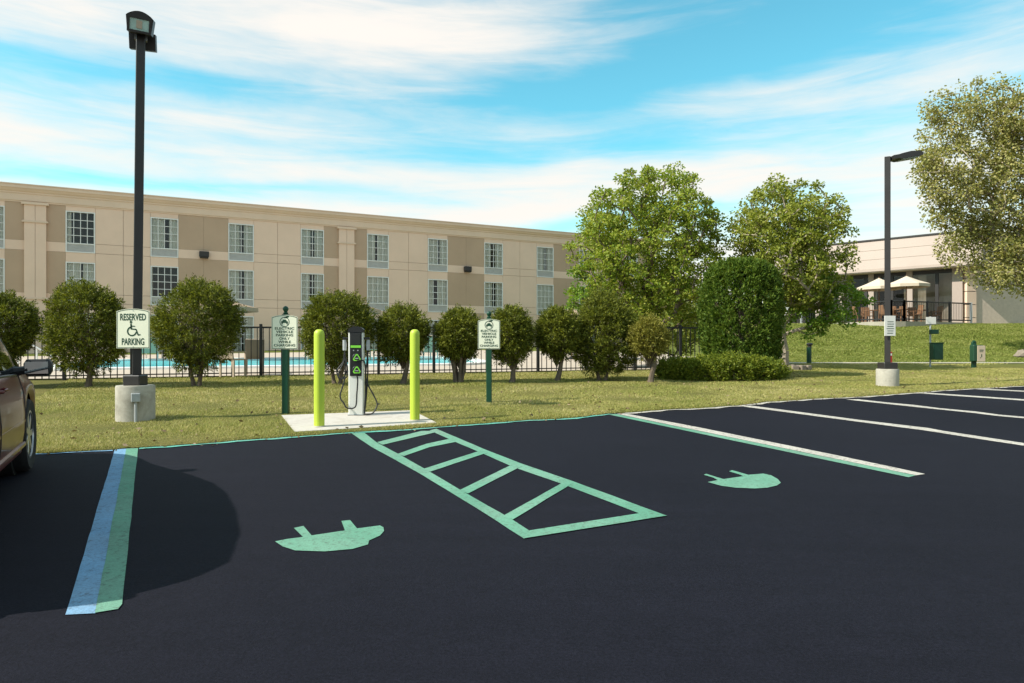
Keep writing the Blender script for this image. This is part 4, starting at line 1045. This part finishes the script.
# ------------------------------------------------------------------ bollards
def bollard(px, base_y, label):
    b = gp(px, base_y); b.y += .06
    r = empty('bollard', (b.x, b.y, gzf(b.x, b.y)+.036), 0, label, 'bollard', 'lime bollards guarding the charger')
    h = (base_y-329)*b.y/F-.05; n = 48; rad = .066
    mb = MB(); rings = [(1.0, 0.0), (1, .02), (1, h-.075), (.97, h-.05), (.86, h-.026), (.62, h-.008), (.3, h)]
    vs = []
    for s_, z in rings:
        for k in range(n):
            t = 2*math.pi*k/n; q = rad*s_*(1-.035*(1 if (k % 8) in (0, 1) else 0)*(1 if z < h-.06 else 0)); vs.append((q*math.cos(t), q*math.sin(t), z))
    fs = [(i*n+k, i*n+(k+1) % n, (i+1)*n+(k+1) % n, (i+1)*n+k) for i in range(len(rings)-1) for k in range(n)]+[tuple(range((len(rings)-1)*n, len(rings)*n))]
    mb.add(vs, fs); mb.build('sleeve', 'lime', r, True)
    MB().lathe([(.075, 0), (.075, .004), (.069, .012)], 24).build('collar', 'concrete', r)
    return r
bollard(317.9, 430, 'left lime green bollard, nearer the camera, on the concrete pad')
bollard(414.2, 423.5, 'right lime green bollard, at the far end of the concrete pad')

# ------------------------------------------------------------------ charging station
b = gp(355.3, 417.8); b.y += .08
cm = b.y/F
ch = empty('charging_station', (b.x, b.y, gzf(b.x, b.y)+.036), R(6), 'white and black electric car charging pedestal with two looped cables, between the bollards', 'charging station')
H = 91.5*cm*.955; w = .105
MB().box((-w, -.085, 0), (w, .085, H-.075), .012).build('body', 'charger_white', ch)
MB().box((-w-.012, -.10, 0), (w+.012, .10, .012), .003).build('base_plate', 'grey_metal', ch)
MB().prism([(-w-.004, H-.074), (w+.004, H-.074), (w+.004, H-.035), (w-.03, H-.006), (.03, H+.008), (-.03, H+.008), (-w+.03, H-.006), (-w-.004, H-.035)], 'y', -.10, .10).build('cap', 'charger_black', ch, recalc=True)
fp = MB().box((-w+.022, -.097, H*.445), (w-.022, -.086, H-.076), .004).build('face_panel', 'charger_black', ch)
MB().box((-.062, -.104, H*.80), (.062, -.0975, H*.925), .002).build('screen', 'car_black', fp)
MB().box((-.072, -.1045, H*.765), (.072, -.0975, H*.792)).build('green_band', 'charger_green', fp)
for x_ in (-.03, .03): MB().lathe([(.010, 0), (.010, .004)], 10, mat=Matrix.Translation((x_, -.0975, H*.735)) @ Matrix.Rotation(R(90), 4, 'X')).build('button', 'grey_metal', fp)
for zc in (H*.655, H*.515):
    hl_ = MB().lathe([(.060, 0), (.060, .02), (.050, .04), (.046, .042)], 20, mat=Matrix.Translation((.008, -.0975, zc)) @ Matrix.Rotation(R(90), 4, 'X')).build('holster', 'charger_black', fp, True)
    tri = [(math.cos(R(90+120*i+d_))*.058+.02, zc-.008+math.sin(R(90+120*i+d_))*.058) for i in range(3) for d_ in (-14, 14)]
    tri2 = [(.02+(x-.02)*.66, zc-.008+(z-zc+.008)*.66) for x, z in tri]
    n = 6; mb = MB(); mb.add([(x, -.141, z) for x, z in tri]+[(x, -.141, z) for x, z in tri2]+[(x, -.1375, z) for x, z in tri]+[(x, -.1375, z) for x, z in tri2],
                             [(i, (i+1) % n, n+(i+1) % n, n+i) for i in range(n)]+[(i, 2*n+i, 2*n+(i+1) % n, (i+1) % n) for i in range(n)])
    mb.build('green_triangle', 'charger_green', hl_, recalc=True)
    MB().box((-.004, -.148, zc-.018), (.044, -.1415, zc-.006)).build('latch', 'grey_metal', hl_)
for sx in (-1, 1):       # plugs hanging on the sides
    MB().box((sx*w, -.05, H*.86), (sx*(w+.085), .03, H*.885), .006).build('hook', 'charger_black', ch)
    MB().tube([(sx*(w+.065), -.02, H*.855), (sx*(w+.060), -.02, H*.80), (sx*(w+.062), -.02, H*.735)], [.024, .030, .026], 12).build('connector', 'grey_metal', ch, True)
def spline(pts, n=10):
    pts = [Vector(p) for p in pts]; out = []
    for i in range(len(pts)-1):
        p0, p1, p2, p3 = pts[max(i-1, 0)], pts[i], pts[i+1], pts[min(i+2, len(pts)-1)]
        for k in range(n):
            t = k/n; out.append(.5*((2*p1)+(p2-p0)*t+(2*p0-5*p1+4*p2-p3)*t*t+(3*p1-p0-3*p2+p3)*t**3))
    return out+[pts[-1]]
cab = .0105
for pts in ([(-w-.062, -.02, H*.735), (-w-.065, -.03, H*.62), (-w-.14, -.05, H*.48), (-w-.13, -.06, H*.42), (-w-.03, -.06, H*.43), (-w-.02, -.05, H*.55), (-w-.07, -.04, H*.68), (-w-.05, -.03, H*.60), (-w-.06, -.06, H*.40), (-w-.115, -.09, H*.22), (-w-.06, -.12, H*.14), (-w-.01, -.13, H*.085), (0, -.14, H*.10), (.02, -.13, H*.25), (.03, -.12, H*.40), (.015, -.13, H*.47)],
            [(-w-.062, -.01, H*.73), (-w-.09, 0, H*.60), (-w-.17, -.02, H*.50), (-w-.12, -.02, H*.40), (-w-.03, -.03, H*.50), (-w-.045, -.02, H*.66)],
            [(w+.062, -.02, H*.735), (w+.045, -.03, H*.60), (w+.03, -.05, H*.45), (w+.06, -.07, H*.35), (w+.15, -.09, H*.22), (w+.20, -.12, H*.12), (w+.14, -.15, .035), (w+.05, -.14, .02), (w+.02, -.10, .05), (w+.03, -.06, H*.3), (w+.025, -.05, H*.55), (w+.0, -.12, H*.62), (.02, -.14, H*.615)],
            [(w+.05, 0, H*.74), (w+.055, 0, H*.5), (w+.04, -.02, H*.25), (w+.02, -.06, H*.06), (w+.02, -.12, .012)],
            [(w+.20, -.12, H*.125), (w+.235, -.12, H*.13)]):
    MB().tube(spline(pts), cab, 7).build('cable', 'cable', ch, True)

# ------------------------------------------------------------------ maroon people carrier
Wc = gp(31.5, 470.5)
fwd = -Vv; cr = math.atan2(fwd.y, fwd.x)
org = Vector((Wc.x, Wc.y, 0))-U*.90
pitch = math.asin(SL*fwd.y); 
car = empty('parked_minivan', (org.x, org.y, gzf(org.x, org.y)+.002), 0, 'maroon minivan nosed in to the lawn at the left edge of the picture', 'minivan')
gn = Vector((0, -SL, 1)).normalized(); fx = (fwd-gn*fwd.dot(gn)).normalized(); fy = gn.cross(fx)
car.rotation_euler = Matrix(((fx.x, fy.x, gn.x), (fx.y, fy.y, gn.y), (fx.z, fy.z, gn.z))).to_euler()
WB, WR = 2.78, .325
tz_ = [(-3.66, .62), (-3.60, .95), (-3.45, 1.25), (-3.25, 1.47), (-2.7, 1.585), (-2.1, 1.61), (-1.5, 1.60), (-1.08, 1.53), (-.72, 1.36), (-.3, 1.10), (-.0, .945), (.2, .885), (.45, .83), (.70, .74), (.86, .62), (.92, .52)]
zt_f = lambda x: float(np.interp(x, [p[0] for p in tz_], [p[1] for p in tz_]))
hw_f = lambda x: float(np.interp(x, [-3.66, -3.5, -3.0, -2, -.5, .3, .6, .8, .92], [.74, .84, .90, .925, .925, .90, .85, .74, .55]))
bt_f = lambda x: min(float(np.interp(x, [-3.66, -3, -1, -.3, .3, .7, .92], [.98, .95, .90, .875, .80, .70, .50])), zt_f(x)-.015)
def bot_f(x):
    z = .235 if -3.3 < x < .55 else .27
    for ax_ in (0, -WB):
        dx = abs(x-ax_); q = WR+.055
        if dx < q: z = max(z, WR+math.sqrt(q*q-dx*dx))
    return z
xs = sorted(set([round(x, 3) for x in np.arange(-3.66, .921, .06)]+[.92]+[round(ax_+s_*v, 3) for ax_ in (0, -WB) for s_ in (-1, 1) for v in (.379, .37, .35, .32)]))
def section(x):
    hw, zt, bt, zb = hw_f(x), zt_f(x), bt_f(x), bot_f(x)
    g = max(0, min(1, (zt-bt)/.6)); yr = hw*(.94-.16*g)
    zb = min(zb, bt-.04)
    mid = zb+(bt-zb)*.5
    return [(hw*.965, zb), (hw*.995, zb+(bt-zb)*.28), (hw*1.0, mid), (hw*.985, zb+(bt-zb)*.78), (hw*.945, bt), (hw*.945+(yr-hw*.945)*.5+.012*g, bt+(zt-bt)*.45), (yr, bt+(zt-bt)*.86), (yr*.72, bt+(zt-bt)*.965), (yr*.35, zt), (0, zt)]
secs = [section(x) for x in xs]; ns_ = len(secs[0])
def win_face(i, j):
    xm = (xs[i]+xs[i+1])/2
    if j in (4, 5):
        if zt_f(xm) - bt_f(xm) < .17: return None
        for a_, b_ in ((-3.38, -2.62), (-2.54, -1.52), (-1.44, -.16)):
            if a_ < xm < b_: return ('side', a_)
        return None
    if j >= 6:
        if -1.14 < xm < -.02: return ('front', 0)
        if j >= 7 and -3.58 < xm < -3.28: return ('back', 0)
    return None
parts = {}
for sgn in (-1, 1):
    for i in range(len(xs)-1):
        for j in range(ns_-1):
            wf = win_face(i, j); key = ('body',) if wf is None else (wf[0], wf[1], sgn if wf[0] == 'side' else 0)
            mb = parts.setdefault(key, {'v': {}, 'mb': MB()})
            q = [(i, j), (i+1, j), (i+1, j+1), (i, j+1)]; ids = []
            for a_, b_ in q:
                kk = (a_, b_, sgn if secs[a_][b_][0] > 1e-6 else 0)
                if kk not in mb['v']:
                    mb['v'][kk] = len(mb['mb'].v); y, z = secs[a_][b_]; mb['mb'].v.append((xs[a_], sgn*y, z))
                ids.append(mb['v'][kk])
            mb['mb'].f.append(tuple(ids if sgn > 0 else ids[::-1]))
# close nose and tail
bd = parts[('body',)]
for i in (0, len(xs)-1):
    for j in range(ns_-1):
        a_ = [bd['v'].get((i, j, 1)), bd['v'].get((i, j+1, 1 if secs[i][j+1][0] > 1e-6 else 0)), bd['v'].get((i, j+1, -1 if secs[i][j+1][0] > 1e-6 else 0)), bd['v'].get((i, j, -1))]
        a_ = list(dict.fromkeys([q for q in a_ if q is not None]))
        if len(a_) >= 3: bd['mb'].f.append(tuple(a_))
names = {'side': 'side_window', 'front': 'windscreen', 'back': 'rear_window'}
for key, d_ in parts.items():
    if key[0] == 'body': body = d_['mb'].build('body', 'car_paint', car, True, True)
    else: d_['mb'].build(names[key[0]], 'car_glass', car, True, True)
MB().box((-3.2, -.78, .24), (.5, .78, .42)).build('underbody', 'car_black', car)
MB().box((-3.1, -.70, .42), (-.5, .70, .86)).build('cabin_interior', 'car_black', car)
for sx in (-1.15, -2.1):
    for sy in (-.36, .36):
        MB().box((sx-.10, sy-.24, .86), (sx+.06, sy+.24, 1.18), .04).build('seat_back', 'grille', car); MB().box((sx-.06, sy-.12, 1.20), (sx+.03, sy+.12, 1.36), .03).build('headrest', 'grille', car)
mb = MB(); ring = [(-.78+.0, .36+.17*math.cos(t*.5236), 1.0+.17*math.sin(t*.5236)) for t in range(13)]; mb.tube(ring, .015, 6, False); mb.build('steering_wheel', 'car_black', car)
def wheel(x, sgn):
    mt = Matrix.Translation((x, sgn*.80, WR)) @ Matrix.Rotation(R(-90*sgn), 4, 'X')
    r = WR
    ty = MB().lathe([(r*.62, -.10), (r*.93, -.105), (r*.985, -.08), (r, -.05), (r, .05), (r*.985, .075), (r*.93, .105), (r*.68, .10), (r*.62, .085)], 36, mat=mt).build('tyre', 'rubber', car, True)
    rim = MB().lathe([(r*.66, .02), (r*.66, .095), (r*.61, .097), (r*.58, .05), (r*.20, .062), (r*.16, .085), (.02, .09)], 30, mat=mt).build('rim', 'rim', ty, True)
    for k in range(7):
        MB().box((.03, -.028, .055), (r*.61, .028, .088), .006, mat=mt @ Matrix.Rotation(2*math.pi*k/7, 4, 'Z')).build('spoke', 'rim', ty)
    MB().lathe([(WR+.05, -.2), (WR+.05, .0)], 28, mat=mt).build('wheel_well', 'car_black', ty)
for x in (0, -WB):
    for s_ in (-1, 1): wheel(x, s_)
def side_y(x, f):   # point on the flank: f 0 sill .. 1 belt
    s_ = section(x); zb, bt = s_[0][1], s_[4][1]; z = zb+(bt-zb)*f
    return float(np.interp(z, [p[1] for p in s_[:5]], [p[0] for p in s_[:5]])), z
for sgn in (-1, 1):
    # door seams, rub strip, handles
    for xd in (-.42, -1.48, -2.58):
        pts = [(xd, sgn*(side_y(xd, f)[0]+.0005), side_y(xd, f)[1]) for f in (.04, .28, .5, .78, .99)]; MB().tube(pts, .0055, 4).build('door_seam', 'car_black', body)
    pts = [(x, sgn*(side_y(x, .0)[0]+.016), .50) for x in np.arange(-2.35, -.40, .15)]; MB().tube(pts, .020, 6).build('rub_strip', 'car_paint', body, True)
    pts = [(x, sgn*(side_y(x, .0)[0]+.012), .30) for x in np.arange(-2.35, -.40, .15)]; MB().tube(pts, .022, 6).build('sill_trim', 'car_paint', body, True)
    for xh in (-1.33, -1.72):
        y, z = side_y(xh, .86); MB().tube([(xh-.09, sgn*(y-.005), z), (xh-.07, sgn*(y+.03), z), (xh+.07, sgn*(y+.03), z+.005), (xh+.09, sgn*(y-.005), z+.005)], .014, 6).build('door_handle', 'car_paint', body, True)
    pts = [(x, sgn*(section(x)[4][0]+.002), section(x)[4][1]+.004) for x in np.arange(-3.36, -.38, .1)]; MB().tube(pts, .011, 5).build('window_trim', 'car_black', body)
    # door mirror
    xm = -.50; y0 = section(xm)[4][0]; zm = .945
    arm = MB().tube([(xm, sgn*(y0-.03), .91), (xm-.01, sgn*(y0+.03), .92), (xm-.02, sgn*(y0+.09), .93)], [.05, .035, .035], 8).build('mirror_housing', 'car_black', body, True)
    mh = Matrix.Translation((xm-.02, sgn*(y0+.15), zm)) @ Matrix.Rotation(R(6*sgn), 4, 'Z')
    MB().box((-.03, -.10, -.068), (.09, .10, .068), .035, mat=mh).build('mirror_shell', 'car_black', arm, True)
    MB().box((-.036, -.082, -.050), (-.031, .082, .050), mat=mh).build('mirror_glass', 'mirror', arm)
    MB().box((.66, sgn*.44, .56), (.80, sgn*.70, .68), .03).build('headlamp', 'headlamp', car, True)
    MB().box((-3.65, sgn*.52, .74), (-3.50, sgn*.70, 1.02), .03).build('tail_lamp', 'lamp_red', car, True)
MB().box((.60, -.66, .26), (.965, .66, .46), .06).build('front_bumper', 'car_paint', car, True)
MB().box((-3.74, -.76, .28), (-3.45, .76, .52), .05).build('rear_bumper', 'car_paint', car, True)

# ------------------------------------------------------------------ pool furniture
def parasol(px, Y, apex, edge, half, mat, label, cat_group, zbase=None, n=8, vent=True):
    p = pz_at(px, apex, Y); zb = (gzf(p.x, p.y)+LAWN+.03) if zbase is None else zbase
    r = empty('parasol', (p.x, p.y, zb), random.uniform(0, .4), label, 'parasol', cat_group)
    za = p.z-zb; ze = EYE+(HY-edge)*Y/F-zb; w = mpx(half, Y)
    mb = MB(); vs = [(0, 0, za)]+[(w*math.cos(2*math.pi*k/n), w*math.sin(2*math.pi*k/n), ze+.10) for k in range(n)]
    midp = [(w*.55*math.cos(2*math.pi*k/n), w*.55*math.sin(2*math.pi*k/n), ze+.10+(za-ze-.10)*.40) for k in range(n)]
    low = [(w*math.cos(2*math.pi*k/n), w*math.sin(2*math.pi*k/n), ze-.06) for k in range(n)]
    vs += midp+low
    fs = [(0, 1+n+k, 1+n+(k+1) % n) for k in range(n)]+[(1+n+k, 1+k, 1+(k+1) % n, 1+n+(k+1) % n) for k in range(n)]+[(1+k, 1+2*n+k, 1+2*n+(k+1) % n, 1+(k+1) % n) for k in range(n)]
    mb.add(vs, fs); mb.build('canopy', mat, r)
    for k in range(n):
        t = 2*math.pi*k/n; MB().tube([(w*.97*math.cos(t), w*.97*math.sin(t), ze+.085), (w*.5*math.cos(t), w*.5*math.sin(t), ze+(za-ze)*.42), (0, 0, za-.05)], .010, 4).build('rib', 'wood', r)
    MB().tube([(0, 0, .05), (0, 0, za+.06)], .024, 8).build('pole', 'wood', r)
    MB().lathe([(.26, 0), (.26, .05), (.10, .08), (.05, .14)], 16).build('base', 'dark_metal', r)
    return r
GP = 'tan parasols by the pool'
parasol(219, 27.5, 297, 310, 37, 'tan_cloth', 'tan pool parasol peeking out right of the widest bush', GP)
parasol(346, 27.5, 298.5, 312, 35, 'tan_cloth', 'tan pool parasol behind the bush at the charging station', GP)
parasol(572, 28.5, 309, 319, 33, 'tan_cloth', 'tan pool parasol whose pale edge shows above the narrow bushes', GP)
def lounger_at(x, y, rz, label):
    r = empty('sun_lounger', (x, y, gzf(x, y)+LAWN+.03), rz, label, 'lounger', 'pool loungers')
    MB().box((-.32, -.2, .28), (.32, 1.25, .33), .01).build('bed', 'tan_plastic', r)
    MB().box((-.32, -.03, 0), (.32, .03, .75), .01, mat=Matrix.Translation((0, -.2, .30)) @ Matrix.Rotation(R(28), 4, 'X')).build('backrest', 'tan_plastic', r)
    for sx in (-.29, .29):
        for yy in (-.1, 1.15): MB().box((sx-.022, yy-.022, 0), (sx+.022, yy+.022, .279)).build('leg', 'coping', r)
def chair_geo(name, x, y, z, rz, mat, label, group, s=1.0):
    r = empty(name, (x, y, z), rz, label, 'chair', group); r.scale = (s, s, s)
    MB().box((-.24, -.24, .42), (.24, .24, .46), .012).build('seat', mat, r)
    MB().box((-.24, -.02, 0), (.24, .02, .50), .01, mat=Matrix.Translation((0, .24, .46)) @ Matrix.Rotation(R(-10), 4, 'X')).build('backrest', mat, r)
    for sx in (-.21, .21):
        for sy in (-.21, .21): MB().box((sx-.022, sy-.022, 0), (sx+.022, sy+.022, .419)).build('leg', mat, r)
        MB().box((sx-.025, -.24, .62), (sx+.025, .22, .65)).build('arm_rest', mat, r); MB().box((sx-.02, -.23, .461), (sx+.02, -.19, .619)).build('arm_post', mat, r)
    return r
def dk(px, py):
    Y = (EYE-.06)*F/(py-HY+SL*F); return (px-CX)/F*Y, Y
for px, py, a_, lab in ((150, 360.5, 20, 'tan lounger on the far pool side seen beside the reserved parking sign post'), (70, 360, 10, 'tan lounger on the far pool side behind the left lamp bush'), (430, 359.3, 20, 'tan lounger on the far pool side behind the right lime bollard'), (620, 368, 80, 'tan lounger at the pool end near the big dark bush')):
    x, y = dk(px, py); lounger_at(x, y, R(a_), lab)
for px, py, a_, lab in ((255, 374.5, 200, 'tan pool chair between the widest bush and the nearer electric vehicle sign'), (233, 376.5, 160, 'tan pool chair low behind the widest bush'), (312, 360, 30, 'tan pool chair on the far side behind the left lime bollard'), (372, 360.5, -20, 'tan pool chair on the far side right of the charging station')):
    x, y = dk(px, py); chair_geo('pool_chair', x, y, gzf(x, y)+LAWN+.03, R(a_), 'tan_plastic', lab, 'pool chairs')
x, y = dk(36, 371)
pr = empty('pool_handrail', (x, y, gzf(x, y)+LAWN+.10), math.atan2(FD.y, FD.x), 'white pool handrail slanting down by the left end of the pool', 'handrail')
MB().tube(spline([(-.45, 0, -.06), (-.45, 0, .55), (-.40, 0, .78), (-.3, 0, .80), (.45, 0, .30), (.47, 0, -.06)], 6), .028, 8).build('rail', 'coping', pr, True)
MB().tube([(.02, 0, -.06), (.02, 0, .58)], .024, 8).build('post', 'coping', pr)

# ------------------------------------------------------------------ terrace furniture
GQ = 'cream parasols on the terrace'
parasol(906.5, 38.6, 276, 286.5, 21, 'cream_cloth', 'cream terrace parasol just right of the bronze lamp post', GQ, ZD)
parasol(879, 39.8, 278, 289, 20, 'cream_cloth', 'cream terrace parasol crossed by the bronze lamp post', GQ, ZD)
def table(x, y, label):
    r = empty('terrace_table', (x, y, ZD), 0, label, 'table', 'terrace tables')
    MB().lathe([(.42, .70), (.45, .705), (.45, .735), (.43, .74)], 20).build('top', 'wood', r); MB().tube([(0, 0, .02), (0, 0, .70)], .04, 8).build('column', 'wood', r); MB().lathe([(.26, 0), (.26, .02), (.05, .05)], 12).build('foot', 'wood', r)
for px, Y, lab in ((901, 37.9, 'wooden terrace table left of the parasol pole'), (921, 38.8, 'wooden terrace table right of the parasol pole'), (873, 39.0, 'wooden terrace table left of the bronze lamp post')):
    p = pz_at(px, 320, Y); table(p.x, p.y, lab)
    for k, (dx, dy, a_) in enumerate(((-.75, .05, 90), (.75, -.05, -90), (.1, .75, 0))):
        chair_geo('terrace_chair', p.x+dx, p.y+dy, ZD, R(a_), 'wood', ['wooden chair on the left of the ', 'wooden chair on the right of the ', 'wooden chair behind the '][k]+lab.replace('wooden terrace ', ''), 'terrace chairs')

# ------------------------------------------------------------------ lawn fittings on the right
def ground_at(px, py): 
    p = gp(px, py); return p.x, p.y, gzf(p.x, p.y)+LAWN
x, y, z = ground_at(930.3, 368.5); m = y/F
ds = empty('waste_bag_station', (x, y, z), 0, 'thin grey post with white plate, green bag box and green bin beside the path', 'waste station')
MB().tube([(0, 0, -.1), (0, 0, 51*m)], .028, 8).build('post', 'grey_metal', ds)
MB().box((-.165, -.045, 43.5*m), (.165, -.029, 50.5*m), .004).build('sign_plate', 'paper', ds)
MB().box((-.07, -.15, 33.5*m), (.20, -.029, 38*m), .015).build('bag_box', 'post_green', ds)
bn = MB().box((-.06, -.30, 8*m), (.25, -.029, 24*m), .02).build('bin', 'post_green', ds)
MB().box((-.075, -.315, 24*m+.001), (.265, -.029, 25*m), .006).build('lid', 'sign_green', bn)
x, y, z = ground_at(974, 369); m = y/F
db = empty('dispenser_post', (x, y, z), 0, 'short green post carrying a box with pale front plate beside the path', 'dispenser')
MB().box((-.07, -.03, -.1), (.07, .05, 26*m), .01).build('post', 'post_green', db)
bx_ = MB().box((-.17, -.24, 7*m), (.14, -.031, 23*m), .015).build('box', 'sign_green', db)
MB().box((-.06, -.262, 6.6*m), (.19, -.241, 22.4*m), .006).build('front_plate', 'tan_plastic', bx_)
flat(bx_, 'lettering', 'sign_green', [barq(-.0, 18*m, .13, 18*m, .03), barq(.0, 16.4*m, .12, 16.4*m, .02), barq(.07, 14*m, .07, 11*m, .03), barq(.02, 10.4*m, .05, 10.4*m, .03)], -.264)
MB().lathe([(.05, 26*m), (.06, 26*m+.02), (.02, 26*m+.05)], 10).build('cap', 'post_green', db)
x, y, z = ground_at(809, 364.5)
pl_ = empty('path_light', (x, y, z), 0, 'short dark green bollard lamp at the start of the path', 'path light')
MB().tube([(0, 0, -.1), (0, 0, .60)], .085, 12).build('post', 'post_green', pl_, True); MB().lathe([(.07, .601), (.07, .66), (.115, .70), (.115, .73), (.06, .76)], 14, c=(.02, 0, 0)).build('hood', 'dark_metal', pl_, True)
x, y, z = ground_at(889.8, 364.6)
rp = empty('red_marker_post', (x, y, z), 0, 'small red marker post just right of the bronze lamp post foot', 'marker post')
MB().box((-.07, -.05, -.1), (.07, .05, .44), .012).build('post', 'lamp_red', rp); MB().box((-.05, -.055, .30), (.05, -.0505, .38)).build('reflector', 'paper', rp)
rr = random.Random(3)
def rock(px, Y, w, label):
    x = (px-CX)/F*Y; z = gzf(x, Y)+LAWN; r = MB(); r.lathe([(w*.7, -.1), (w, .05), (w*.95, .18), (w*.6, .28), (w*.1, .30)], 12)
    r.v = [(a*(1+.18*rr.uniform(-1, 1)), b*(1+.18*rr.uniform(-1, 1)), c*(1+.15*rr.uniform(-1, 1))) for a, b, c in r.v]
    o = r.build('boulder', 'stone'); o.location = (x, Y, z); sset(o, label, 'boulder')
rock(1023, 28.5, .30, 'pale brown boulder on the bank at the right edge')
# stone ring round the pale trunk
sr = empty('stone_ring', (b2.x, b2.y, b2.z), 0, 'low ring of brown stones round the foot of the pale trunk', 'stone edging')
for i in range(16):
    t = 2*math.pi*i/16; mm = Matrix.Translation((.62*math.cos(t), .62*math.sin(t), 0)) @ Matrix.Rotation(t+R(rr.uniform(-8, 8)), 4, 'Z')
    MB().box((-.11, -.11, -.05), (.11, .11, .13+rr.uniform(0, .03)), .02, mat=mm).build('stone', 'stone', sr)

# ------------------------------------------------------------------ grass and fallen leaves
def pip(x, y, poly):
    ins = np.zeros(len(x), bool); n = len(poly)
    for i in range(n):
        x1, y1 = poly[i]; x2, y2 = poly[(i+1) % n]
        c = ((y1 > y) != (y2 > y)) & (x < (x2-x1)*(y-y1)/(y2-y1+1e-12)+x1); ins ^= c
    return ins
padp = [(p.x, p.y) for p in pad_w]
def scatter(n, lo, hi, pw=1.7, far=2.5):
    """points on the lawn in view, denser near the car park"""
    t = rng.uniform(t_of(0)-.5, t_of(1023)+far, n); d = lo+(hi-lo)*rng.random(n)**pw
    e = edge_at(t); x = e[:, 0]-Vv.x*d; y = e[:, 1]-Vv.y*d
    f = (x-F0.x)*FN.x+(y-F0.y)*FN.y; s_ = (x-F0.x)*FD.x+(y-F0.y)*FD.y
    ok = ~((f > .22) & (s_ < 21.5)) & ~pip(x, y, padp) & (((x-Lx)**2+(y-Ly)**2) > (18.5*mL)**2) & (((x-rx)**2+(y-ry)**2) > (10.8*mR)**2) & (np.abs(x/np.maximum(y, .1)) < .80)
    ok &= ~((np.abs(y-25.6-.012*(x-10)) < .55) & (x > 9.3))
    return x[ok], y[ok], d[ok]
def blades(name, n, lo, hi, h, wdt, label, mat='grass', pw=1.7, keep=None, far=2.5):
    x, y, d = scatter(n, lo, hi, pw, far)
    if keep is not None: q_ = keep(x, y); x, y, d = x[q_], y[q_], d[q_]
    n = len(x); z = gz(x, y)+LAWN*np.clip(.35+d*8, 0, 1)-.012
    lx = rng.normal(0, .55, n); ly = rng.normal(0, .55, n); hh = h*(1-.35*np.exp(-d/.05))*rng.uniform(.45, 1.2, n)*(.8+.4*(np.sin(x*2.1)*np.sin(y*2.7)))
    an = rng.uniform(0, np.pi, n); w = wdt*rng.uniform(.7, 1.4, n)*(.6+y/16)
    cx, sy = np.cos(an)*w/2, np.sin(an)*w/2
    V = np.stack([np.stack([x-cx, y-sy, z], -1), np.stack([x+cx, y+sy, z], -1), np.stack([x+lx*hh, y+ly*hh, z+hh], -1)], 1).reshape(-1, 3)
    o = obj_np(name, V, np.arange(3*n).reshape(-1, 3), mat); sset(o, label, 'grass', kind='stuff')
blades('grass', 640000, .0, 9.5, .045, .011, 'short sunlit mown grass between the car park and the fence', far=7)
blades('grass', 420000, 5.5, 18, .055, .018, 'mown grass on the farther lawn right of the arborvitae', pw=1.0, keep=lambda x, y: y < 25.1, far=13)
blades('grass', 900000, 4, 26, .075, .024, 'green grass on the bank below the terrace', 'grass_green', 1.0, lambda x, y: (y > 26.0) & (y < 40) & (x > 8), 26)
x, y, d = scatter(520, .02, 5.5); n = len(x)
Pn = np.stack([x, y, gz(x, y)+LAWN+.022], -1); D = rng.normal(size=(n, 3)); D[:, 2] *= .25
V, Fc = leaf_mesh(Pn, D, rng.uniform(.03, .075, n), rng.uniform(.02, .05, n), fold=.3)
sset(obj_np('fallen_leaves', V, Fc, 'dead_leaf'), 'dry brown leaves scattered over the lawn', 'leaves', kind='stuff')
# a few bits of debris blown along the asphalt edge
t = rng.uniform(t_of(0), t_of(1000), 130); e = edge_at(t); dd = np.abs(rng.normal(0, .12, 130))+.02
x = e[:, 0]+Vv.x*dd; y = e[:, 1]+Vv.y*dd; Pn = np.stack([x, y, gz(x, y)+.012], -1); D = rng.normal(size=(130, 3)); D[:, 2] = np.abs(D[:, 2])*.2
V, Fc = leaf_mesh(Pn, D, rng.uniform(.015, .05, 130), rng.uniform(.012, .03, 130), fold=.3)
sset(obj_np('leaf_debris', V, Fc, 'dead_leaf'), 'tiny dry leaf bits along the asphalt edge', 'leaves', kind='stuff')
